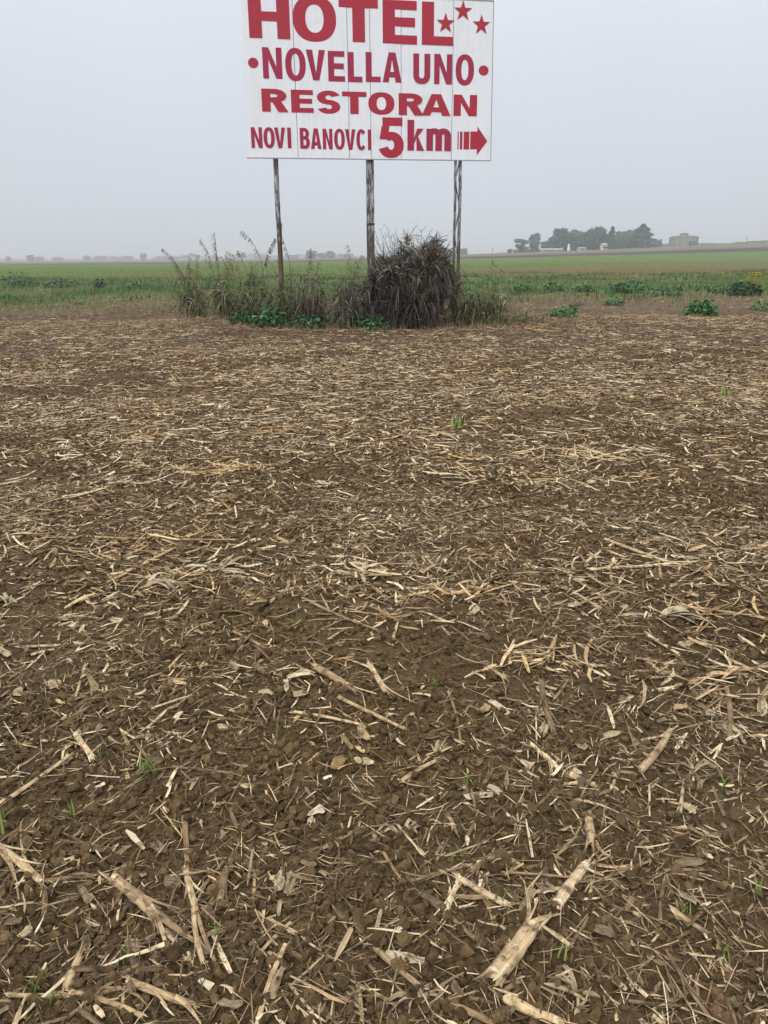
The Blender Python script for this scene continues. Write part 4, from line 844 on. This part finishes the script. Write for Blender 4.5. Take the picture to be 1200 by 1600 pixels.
G_ = [(585, 515, 48, 32, 'bright teal leafy weed at the left foot of the dead mound', 130, .62), (548, 513, 50, 30, 'dark green leafy weed left of the bright teal one', 120, .5), (482, 515, 56, 24, 'low green weed under the dark brown clump', 110, .5),
 (425, 515, 60, 30, 'spreading green weed under the grassy clump', 130, .5), (378, 512, 46, 20, 'green weed under the leafy reed clump', 110, .5), (395, 452, 24, 32, 'tall dark green weed behind the reeds', 100, .35), (745, 488, 54, 26, 'dark green weed right of the lattice post', 140, .4), (738, 462, 30, 14, 'yellow-green weed behind the lattice post', 70, .95),
 (32, 449, 70, 30, 'largest dark weed patch at the left border, by the green field', 240, .35), (94, 450, 72, 22, 'long low weed patch second from the left border', 200, .4), (157, 451, 22, 24, 'round dark weed by itself on the left', 110, .3), (212, 453, 34, 13, 'light green weed left of the reed clump', 110, .65), (248, 455, 26, 10, 'small green weed right of the light green one', 80, .55), (12, 468, 30, 11, 'small weed at the left border in the bare soil', 80, .45), (122, 477, 20, 7, 'tiny weed in the bare soil on the left', 50, .5), (330, 452, 28, 12, 'green weed seen between the first two reed clumps', 90, .7),
 (878, 502, 56, 20, 'pale green weed nearest on the right, edge of the stubble', 150, .65), (1097, 492, 46, 28, 'bright green leafy weed standing alone on the right', 190, .72), (1163, 462, 46, 30, 'dark weed with yellow flowers at the right border', 220, .2), (978, 459, 54, 26, 'broad green weed right of centre in the verge', 200, .55), (958, 476, 30, 14, 'low green weed in front of the broad green one', 90, .75), (818, 458, 30, 16, 'first green weed right of the posts, middle of the verge', 110, .5), (868, 456, 34, 16, 'green weed before the farm trees', 110, .6), (912, 457, 36, 16, 'green weed between two others before the tall trees', 110, .65), (1045, 462, 40, 14, 'flat green weed below the storage tank', 100, .5), (900, 479, 24, 9, 'tiny green weed in the bare verge', 60, .5), (1125, 459, 26, 12, 'small green weed left of the flowering one', 80, .55), (1190, 485, 30, 14, 'green weed under the flowering one', 80, .75)]
for px, py, w, h, lb, n, tn in G_: weed(px, py, w, h, lb, n, tn, flowers=130 if 'yellow flowers' in lb else 0)

# countless blades
def blades(name, n, y0, y1, h0, h1, w, mat, label, tone=(.2, .7), dens=None, p=1.3, umin=-.62, umax=.62, k=3):
    t_ = RG.random(n); e = 2 - p; y = (y0 ** e + t_ * (y1 ** e - y0 ** e)) ** (1 / e); x = RG.uniform(umin, umax, n) * y
    if dens is not None: m = RG.random(n) < dens(x, y); x, y = x[m], y[m]
    n = len(x); h = RG.uniform(h0, h1, n); an = RG.uniform(0, 2 * pi, n); le = RG.uniform(.1, .9, n); t = np.linspace(0, 1, k); z = terr(x, y)
    P = np.stack([x[:, None] + np.cos(an)[:, None] * (le * h)[:, None] * t ** 1.6, y[:, None] + np.sin(an)[:, None] * (le * h)[:, None] * t ** 1.6, z[:, None] - .01 + h[:, None] * t], -1)
    sd = RG.uniform(-.6, .6, n); S = np.stack([np.cos(sd), np.sin(sd), 0 * sd], -1)[:, None] * (w * np.clip(y / 30, .5, 3))[:, None, None] * (1 - .85 * t)[None, :, None]
    a = Acc(); a.ribbons(P, S, np.clip(RG.uniform(tone[0], tone[1], n) + .3 * fb(x, y, .3, 2, 61), 0, 1)); return tag(a.build(name, mat), label, kind='stuff')
def dv(x, y): return np.clip((fb(x, y * .6, .35, 3, 300) + .08) * 2.6, .03, 1) * np.clip((y - 22) / 9, .06, 1)
blades('verge_grass', 110000, 21, 75, .05, .26, .006, M_GRASS, 'patchy green grass and weeds of the verge', (.1, .8), dv)
blades('verge_grass', 30000, 22, 80, .06, .34, .005, M_STRAW, 'dead brown weed stems of the verge', (.05, .6), lambda x, y: np.clip((fb(x, y, .5, 2, 310) + .25) * 1.6, .05, 1))
blades('verge_grass', 26000, 24, 64, .05, .20, .014, M_WEED, 'dark low weeds of the verge', (.2, .9), lambda x, y: np.clip((fb(x, y * .8, .45, 3, 330) - .02) * 5, 0, 1) * np.clip((y - 25) / 12, .05, 1))
blades('verge_weeds', 17000, 25, 66, .06, .24, .035, M_WEED, 'broad green weeds growing through the verge', (.3, 1), lambda x, y: np.clip((fb(x, y * .7, .28, 3, 350) - .06) * 7, 0, 1) * np.clip((y - 26) / 10, .03, 1), k=4)
litter('straw_litter', 27075, 20, 34, 1.3, .05, .3, .005, .014, 'thin straw over the bare verge', (.1, .7), pitch=.1)
blades('crop_blades', 60000, 70, 258, .07, .16, .006, M_CROP, 'young green crop of the far field', (.2, .8), lambda x, y: np.clip((y - 72 - 42 * np.clip((x / y + .05) / .35, 0, 1)) / 25, .05, 1), p=1.5)
def dg(x, y): return np.exp(-((y - 18.2) / 1.1) ** 2) * np.clip(1.2 - abs(x) / 6.5, 0, 1)
a = None
blades('verge_grass', 26000, 16.3, 21, .05, .22, .005, M_STRAW, 'dry grass at the feet of the posts', (.25, .8), dg, umin=-.4, umax=.4)
litter('straw_litter', 9539, 16.6, 20.5, 1.0, .15, .6, .004, .011, 'long dry grass straws lying along the bank', (.2, .75), thr=False, lift=.02)

# ------------------------------------------------------------------ far trees and farm
def far_mat(name, lo, hi):
    b = MatB(name, .8, .1); return b.col(b.mix(b.attr('tone'), lo, hi))
M_CONIFER = far_mat('conifer_needles', (.045, .072, .066), (.10, .15, .13)); M_BROAD = far_mat('grey_foliage', (.11, .14, .125), (.20, .235, .20)); M_BARK = far_mat('bark', (.05, .04, .03), (.10, .085, .07))
TM = {}
def crown_mesh(kind, seed):
    """Unit-high crown made of leaf clumps; shared by trees of one kind."""
    R_ = np.random.default_rng(seed); a = Acc(); n = 3600 if kind == 'round' else 8000
    if kind == 'spire':
        z = R_.random(n) ** .8; w = .20 * (1 - z) ** .8 * (1 + .35 * np.sin(z * 34 + 1.5)) + .012; th = R_.uniform(0, 2 * pi, n); r = w * R_.uniform(.4, 1.1, n) ** .6
        x, y = np.cos(th) * r, np.sin(th) * r; x = x + .05 * np.sin(z * 9)
    elif kind == 'cone':
        z = R_.random(n) ** .9; w = .42 * (1 - z ** 1.6) ** .75 * (1 + .22 * np.sin(z * 26)) + .01; th = R_.uniform(0, 2 * pi, n); r = w * R_.uniform(.35, 1.08, n) ** .6; x, y = np.cos(th) * r, np.sin(th) * r
    else:
        nb = 26 if kind == 'round' else 62; c = []
        for q in range(nb):
            zz = R_.uniform(.25, .84) if kind == 'round' else R_.uniform(.04, .86); rad = .30 * sqrt(max(.1, 1 - ((zz - .5) / .5) ** 2)); th = R_.uniform(0, 2 * pi); c.append((cos(th) * rad * R_.uniform(.3, 1.1), sin(th) * rad * R_.uniform(.3, 1.1), zz, R_.uniform(.05, .14)))
        c = np.array(c); i = R_.integers(0, nb, n); d = R_.normal(0, 1, (n, 3)); d /= np.linalg.norm(d, axis=1)[:, None]; p = c[i, :3] + d * (c[i, 3] * R_.uniform(.5, 1.15, n))[:, None]; x, y, z = p.T
    P0 = np.stack([x, y, z], -1); d = R_.normal(0, 1, (n, 3)); d /= np.linalg.norm(d, axis=1)[:, None]; s = R_.uniform(.012, .034, n)[:, None]
    if kind in ('spire', 'cone'): d[:, 2] = d[:, 2] * .3 - .2
    sv = np.cross(d, R_.normal(0, 1, (n, 3))); sv /= np.linalg.norm(sv, axis=1)[:, None]
    P = np.stack([P0 - d * s, P0, P0 + d * s], 1); S = np.stack([sv * s * .3, sv * s * .7, sv * s * .2], 1)
    a.ribbons(P, S, np.clip(R_.normal(.5, .25, n), 0, 1)); return a
def tree(px, Y, hpx, wpx, kind, mat, label, group='trees around the farm', seed=None, name=None, trunkh=.02, base=None):
    x = FAR(px, Y); z = float(terr(x, Y)); s = Y / FPX * .93; H = hpx * s * .97; W = wpx * s
    key = (kind, (seed if seed is not None else rnd.randrange(4)), mat.name)
    root = empty(name or ('conifer_tree' if kind in ('spire', 'cone') else 'broadleaf_tree' if kind != 'bush' else 'shrub'), (x, Y, z)); tag(root, label, 'tree' if kind != 'bush' else 'shrub', group)
    if key not in TM:
        o = crown_mesh(kind, 50 + key[1]).build('crown', mat, root); TM[key] = o; v = np.empty(len(o.data.vertices) * 3, np.float32); o.data.vertices.foreach_get('co', v); v = v.reshape(-1, 3); TM[key] = (o.data, float(np.percentile(abs(v[:, 0]), 98)), float(np.percentile(v[:, 2], 99.5)))
    else: o = bpy.data.objects.new('crown', TM[key][0]); C.objects.link(o); o.parent = root
    _, rx, zt = TM[key]; th = trunkh if kind not in ('bush', 'tall') else -.05; sz = H * (1 - th) / zt; o.scale = (W / 2 / rx, W / 2 / rx, sz); o.location = (0, 0, th * H); o.rotation_euler.z = rnd.uniform(0, 6)
    t = Acc(); t.tube(np.array([[0, 0, -.3], [0, 0, H * .3], [0, 0, H * .75]]), [H * .022, H * .017, H * .006], 6, .5)
    for q in range(5): an = q * 1.3; t.tube(np.array([[0, 0, H * (.25 + .08 * q)], [cos(an) * W * .22, sin(an) * W * .22, H * (.42 + .08 * q)]]), [H * .009, H * .003], 5, .5)
    t.build('trunk', M_BARK, root)
FT = [(800, 396, 6, 8, 'bush', M_BROAD, 'tiny shrub at the left end of the farm trees'), (817, 400, 21, 22, 'round', M_BROAD, 'grey tree at the left end of the farm trees'), (838, 404, 28, 18, 'tall', M_BROAD, 'pale narrow tree second from the left at the farm'), (857, 410, 16, 20, 'bush', M_BROAD, 'low shrubs left of the dark farm trees'),
 (880, 396, 34, 30, 'tall', M_CONIFER, 'dark broad tree just left of the white tower'), (904, 402, 31, 22, 'tall', M_BROAD, 'greyer tree behind the white tower'), (918, 398, 29, 22, 'tall', M_CONIFER, 'dark tree between the white tower and the small white house'), (934, 398, 34, 30, 'tall', M_CONIFER, 'broadest dark tree above the small white house'), (957, 396, 35, 18, 'spire', M_CONIFER, 'thin-topped conifer right of the small white house'),
 (974, 402, 26, 22, 'tall', M_BROAD, 'pale tree right of the thin-topped conifer'), (988, 406, 28, 20, 'tall', M_BROAD, 'pale tree against the big pyramid conifer'), (1005, 397, 37, 36, 'cone', M_CONIFER, 'big dark pyramid conifer nearest the storage tank'), (1029, 410, 13, 14, 'round', M_BROAD, 'small pale tree between the conifer and the tank'), (868, 414, 18, 22, 'tall', M_BROAD, 'faint tree behind the low farm shed'), (945, 412, 24, 18, 'tall', M_BROAD, 'faint tree behind the small white house')]
for q in FT: tree(*q[:6], q[6])
LT = [(17, 900, 8, 8), (52, 880, 10, 12), (66, 1050, 7, 14), (95, 1100, 6, 16), (140, 980, 8, 10), (160, 1150, 7, 20), (205, 1150, 7, 14), (228, 950, 11, 10), (190, 1250, 6, 20), (255, 1200, 6, 18)]
for i, (px, Y, h, w) in enumerate(LT): tree(px, Y, h, w, 'bush', M_BROAD, ['squat', 'rounded', 'low', 'broad', 'small', 'wide', 'faint', 'tallest', 'palest', 'flat'][i] + ' hazy tree on the skyline left of the reeds, ' + ['at the very border', 'next to the border one', 'third along', 'fourth along', 'in a gap', 'after the gap', 'before the tallest', 'standing clear', 'far behind', 'nearest the reeds'][i], 'hazy trees on the left skyline')
LT = [(275, 1180, 6, 16, 'flat hazy tree behind the plumes of the left reed clump'), (292, 1200, 6, 14, 'hazy tree between the first reed clump and the round one'), (312, 720, 9, 9, 'small round tree alone between the first two reed clumps'), (381, 700, 11, 13, 'round tree alone just left of the slim post'), (340, 1200, 5, 20, 'faint flat tree between the two round trees'), (410, 1200, 5, 20, 'faint flat tree behind the slim post'), (460, 1000, 6, 22, 'low hazy tree right of the slim post'), (491, 640, 12, 18, 'dense small tree between slim and middle post'), (508, 760, 8, 14, 'gap tree right of the dense small one'), (521, 700, 11, 14, 'second small tree, near the middle post'), (545, 1000, 6, 24, 'low hazy tree by the middle post'), (728, 560, 10, 12, 'small tree right of the lattice post'), (712, 700, 8, 24, 'hazy treeline tree behind the lattice post'), (690, 820, 9, 30, 'wide hazy tree over the dead mound'), (660, 800, 8, 26, 'hazy tree hidden by the dead mound tips')]
for px, Y, h, w, lb in LT: tree(px, Y, h, w, 'round' if 'round' in lb else 'bush', M_BROAD, lb, 'hazy trees behind the posts', trunkh=.05)
RT = [(1040, 640, 9, 18), (1108, 640, 8, 30), (1135, 660, 7, 30), (1160, 640, 8, 34), (1186, 620, 9, 30), (1215, 640, 9, 34)]
for i, (px, Y, h, w) in enumerate(RT): tree(px, Y, h, w, 'bush', M_BROAD, 'low grey hedge shrub on the right skyline, ' + ['left of the tank', 'next to the tank', 'second past the tank', 'under the thin mast', 'right of the mast', 'at the border'][i], 'hedge shrubs on the right skyline')

def undergrowth():
    a = Acc(); n = 5200; Y_ = 414 + RG.uniform(-7, 7, n); X_ = (RG.uniform(806, 1036, n) - 600) / FPX * Y_ * cos(PITCH); hh = 1.4 + 3 * fb(X_, Y_ * 0, .13, 3, 420); z = terr(X_, Y_) + RG.random(n) ** .8 * hh
    P0 = np.stack([X_, Y_, z], -1); d = RG.normal(0, 1, (n, 3)); d /= np.linalg.norm(d, axis=1)[:, None]; sv = np.cross(d, RG.normal(0, 1, (n, 3))); sv /= np.linalg.norm(sv, axis=1)[:, None]
    a.ribbons(np.stack([P0 - d * .5, P0, P0 + d * .5], 1), np.stack([sv * .2, sv * .4, sv * .12], 1), RG.random(n)); tag(a.build('undergrowth', M_BROAD), 'grey-green scrub filling the gaps under the farm trees', kind='stuff')
undergrowth()
def woods():
    a = Acc(); n = 9000; X_ = RG.uniform(-760, 330, n); Y_ = 1450 + RG.uniform(-40, 40, n); hh = 1.5 + 13 * np.clip(fb(X_, Y_ * 0, .022, 3, 400) + .05, 0, .6) + 2.5 * vn(X_, X_ * 0, .09, 410); z = RG.random(n) ** .8 * hh
    P0 = np.stack([X_, Y_, z + .3], -1); d = RG.normal(0, 1, (n, 3)); d /= np.linalg.norm(d, axis=1)[:, None]; sv = np.cross(d, RG.normal(0, 1, (n, 3))); sv /= np.linalg.norm(sv, axis=1)[:, None]
    a.ribbons(np.stack([P0 - d * 1.4, P0, P0 + d * 1.4], 1), np.stack([sv * .5, sv * 1.2, sv * .4], 1), RG.random(n)); tag(a.build('distant_woods', M_BROAD), 'faint woods along the hazy horizon', kind='stuff')
woods()
M_TANK = MatB('tank_wall', .7); g = M_TANK.n('ShaderNodeTexCoord').outputs['Object']; M_TANK = M_TANK.col(M_TANK.mix(M_TANK.noise(1, 3, M_TANK.vmul(g, (.7, .7, .12))), (.30, .31, .26), (.20, .21, .175)))
M_TROOF = MatB('tank_roof', .7).col((.13, .135, .13)); M_HOLE = MatB('dark_opening', .8).col((.05, .05, .05)); M_WHITE = MatB('white_render', .7).col((.75, .75, .73)); M_SHED = MatB('shed_grey', .7).col((.30, .30, .29)); M_GLASS = MatB('window_glass', .2, .5).col((.06, .07, .08))
def lathe(a, prof, n=40, cx=0, cy=0):
    for (r0, z0), (r1, z1) in zip(prof[:-1], prof[1:]):
        an = np.arange(n) * 2 * pi / n; V = np.concatenate([np.stack([cx + r0 * np.cos(an), cy + r0 * np.sin(an), np.full(n, z0)], -1), np.stack([cx + r1 * np.cos(an), cy + r1 * np.sin(an), np.full(n, z1)], -1)])
        a.add(V, Q=[(q, (q + 1) % n, n + (q + 1) % n, n + q) for q in range(n)])
Yt = 420.; xt = FAR(1069.5, Yt); zt_ = float(terr(xt, Yt)); s = Yt / FPX * .94; r = 21.5 * s; hgt = 13 * s
tk = empty('storage_tank', (xt, Yt, zt_ - .1)); tag(tk, 'pale round storage tank with a cap, right of the farm trees', 'storage tank')
a = Acc(); lathe(a, [(r, -.5), (r, hgt)]); a.build('wall', M_TANK, tk)
a = Acc(); lathe(a, [(r * 1.012, hgt + .01), (r * 1.012, hgt + .18), (r * .88, hgt + .75), (r * .35, hgt + 1.05), (.02, hgt + 1.1)]); a.build('roof', M_TROOF, tk)
a = Acc(); lathe(a, [(6.3 * s, hgt + .8), (6.3 * s, hgt + 1.9), (5.2 * s, hgt + 2.25), (.02, hgt + 2.3)], 24); a.build('roof_cap', M_TROOF, tk)
for an in (-82, -62, -40): 
    a = Acc(); M = Matrix.Rotation(radians(an), 4, 'Z'); a.box((r - .1, -.85, 0), (r + .05, .85, hgt * .55), M=M); a.build('opening', M_HOLE, tk, False)
for q in range(14):
    a = Acc(); M = Matrix.Rotation(2 * pi * q / 14 + .1, 4, 'Z'); a.box((r + .01, -.09, -.2), (r + .10, .09, hgt), M=M); a.build('wall_rib', M_TROOF, tk, False)
def house(px, Y, wpx, hpx, label, m, name='farm_house', dep=5, roofm=None):
    x = FAR(px, Y); z = float(terr(x, Y)); s = Y / FPX * .94; W, H = wpx * s, hpx * s; root = empty(name, (x, Y, z)); tag(root, label, 'building', 'buildings of the farm')
    a = Acc(); a.box((-W / 2, 0, -.5), (W / 2, dep, H * .7)); a.add([(-W / 2, 0, H * .7), (-W / 2, dep, H * .7), (-W / 2, dep / 2, H)], T=[(0, 1, 2)]); a.add([(W / 2, 0, H * .7), (W / 2, dep, H * .7), (W / 2, dep / 2, H)], T=[(0, 2, 1)]); a.build('wall', m, root, False)
    a = Acc(); e = .25
    for sg in (0, 1):
        y0 = -e if sg == 0 else dep + e; zz = H * .7 - .08; V = [(-W / 2 - e, y0, zz), (W / 2 + e, y0, zz), (W / 2 + e, dep / 2, H + .06), (-W / 2 - e, dep / 2, H + .06)]; V += [(p, q_, w_ + .12) for p, q_, w_ in V]
        a.add(V, Q=[(0, 1, 2, 3), (4, 5, 6, 7), (0, 1, 5, 4), (0, 3, 7, 4), (1, 2, 6, 5)])
    a.build('roof', roofm or M_SHED, root, False)
    a = Acc(); a.box((-.45, -.03, 0), (.45, .05, H * .5)); a.build('door', M_HOLE, root, False)
    for q in (-1, 1): a = Acc(); a.box((q * W * .3 - .4, -.03, H * .22), (q * W * .3 + .4, .05, H * .5)); a.build('window', M_GLASS, root, False)
house(948, 385, 6.5, 9, 'small white house under the broadest dark tree', M_WHITE); house(913, 388, 10, 4.5, 'low white shed between the tower and the small house', M_WHITE, 'farm_shed'); house(866, 386, 34, 4, 'long low grey shed in front of the pale farm trees', M_SHED, 'farm_shed', roofm=MatB('pale_roof', .6).col((.42, .42, .41)))
def tower(px, Y, hpx, label):
    x = FAR(px, Y); z = float(terr(x, Y)); s = Y / FPX * .94; H = hpx * s; root = empty('tower', (x, Y, z)); tag(root, label, 'tower')
    a = Acc(); lathe(a, [(.75, -.3), (.62, H * .55), (.62, H * .56)], 16); a.build('base', M_WHITE, root); a = Acc(); lathe(a, [(.5, H * .56), (.42, H * .9), (.02, H)], 16); a.build('spire', M_WHITE, root)
tower(891.5, 384, 11, 'slender white tower among the farm trees')
def mast(px, Y, hpx, label, r=.12):
    x = FAR(px, Y); z = float(terr(x, Y)); s = Y / FPX * .94; H = hpx * s; root = empty('utility_pole', (x, Y, z)); tag(root, label, 'pole'); a = Acc(); a.tube(np.array([[0, 0, -.3], [0, 0, H]]), [r, r * .7], 8, .2); a.build('pole', M_BARK, root)
    a = Acc(); a.box((-.7, -.06, H * .88), (.7, .06, H * .88 + .12)); a.build('crossarm', M_BARK, root, False)
mast(773, 430, 9, 'thin pole by itself left of the farm trees'); mast(1167, 450, 11, 'thin mast on the right skyline')

# ------------------------------------------------------------------ haze
hz = bpy.data.materials.new('haze'); hz.use_nodes = True; t = hz.node_tree; t.nodes.clear(); o_ = t.nodes.new('ShaderNodeOutputMaterial'); v_ = t.nodes.new('ShaderNodeVolumePrincipled')
v_.inputs['Color'].default_value = (.93, .965, 1, 1); v_.inputs['Density'].default_value = .00095; v_.inputs['Anisotropy'].default_value = .55; t.links.new(v_.outputs[0], o_.inputs['Volume'])
a = Acc(); a.box((-2050, -330, -2), (2050, 1810, 24)); tag(a.build('haze', hz, None, False), 'pale autumn haze over the plain', kind='stuff')
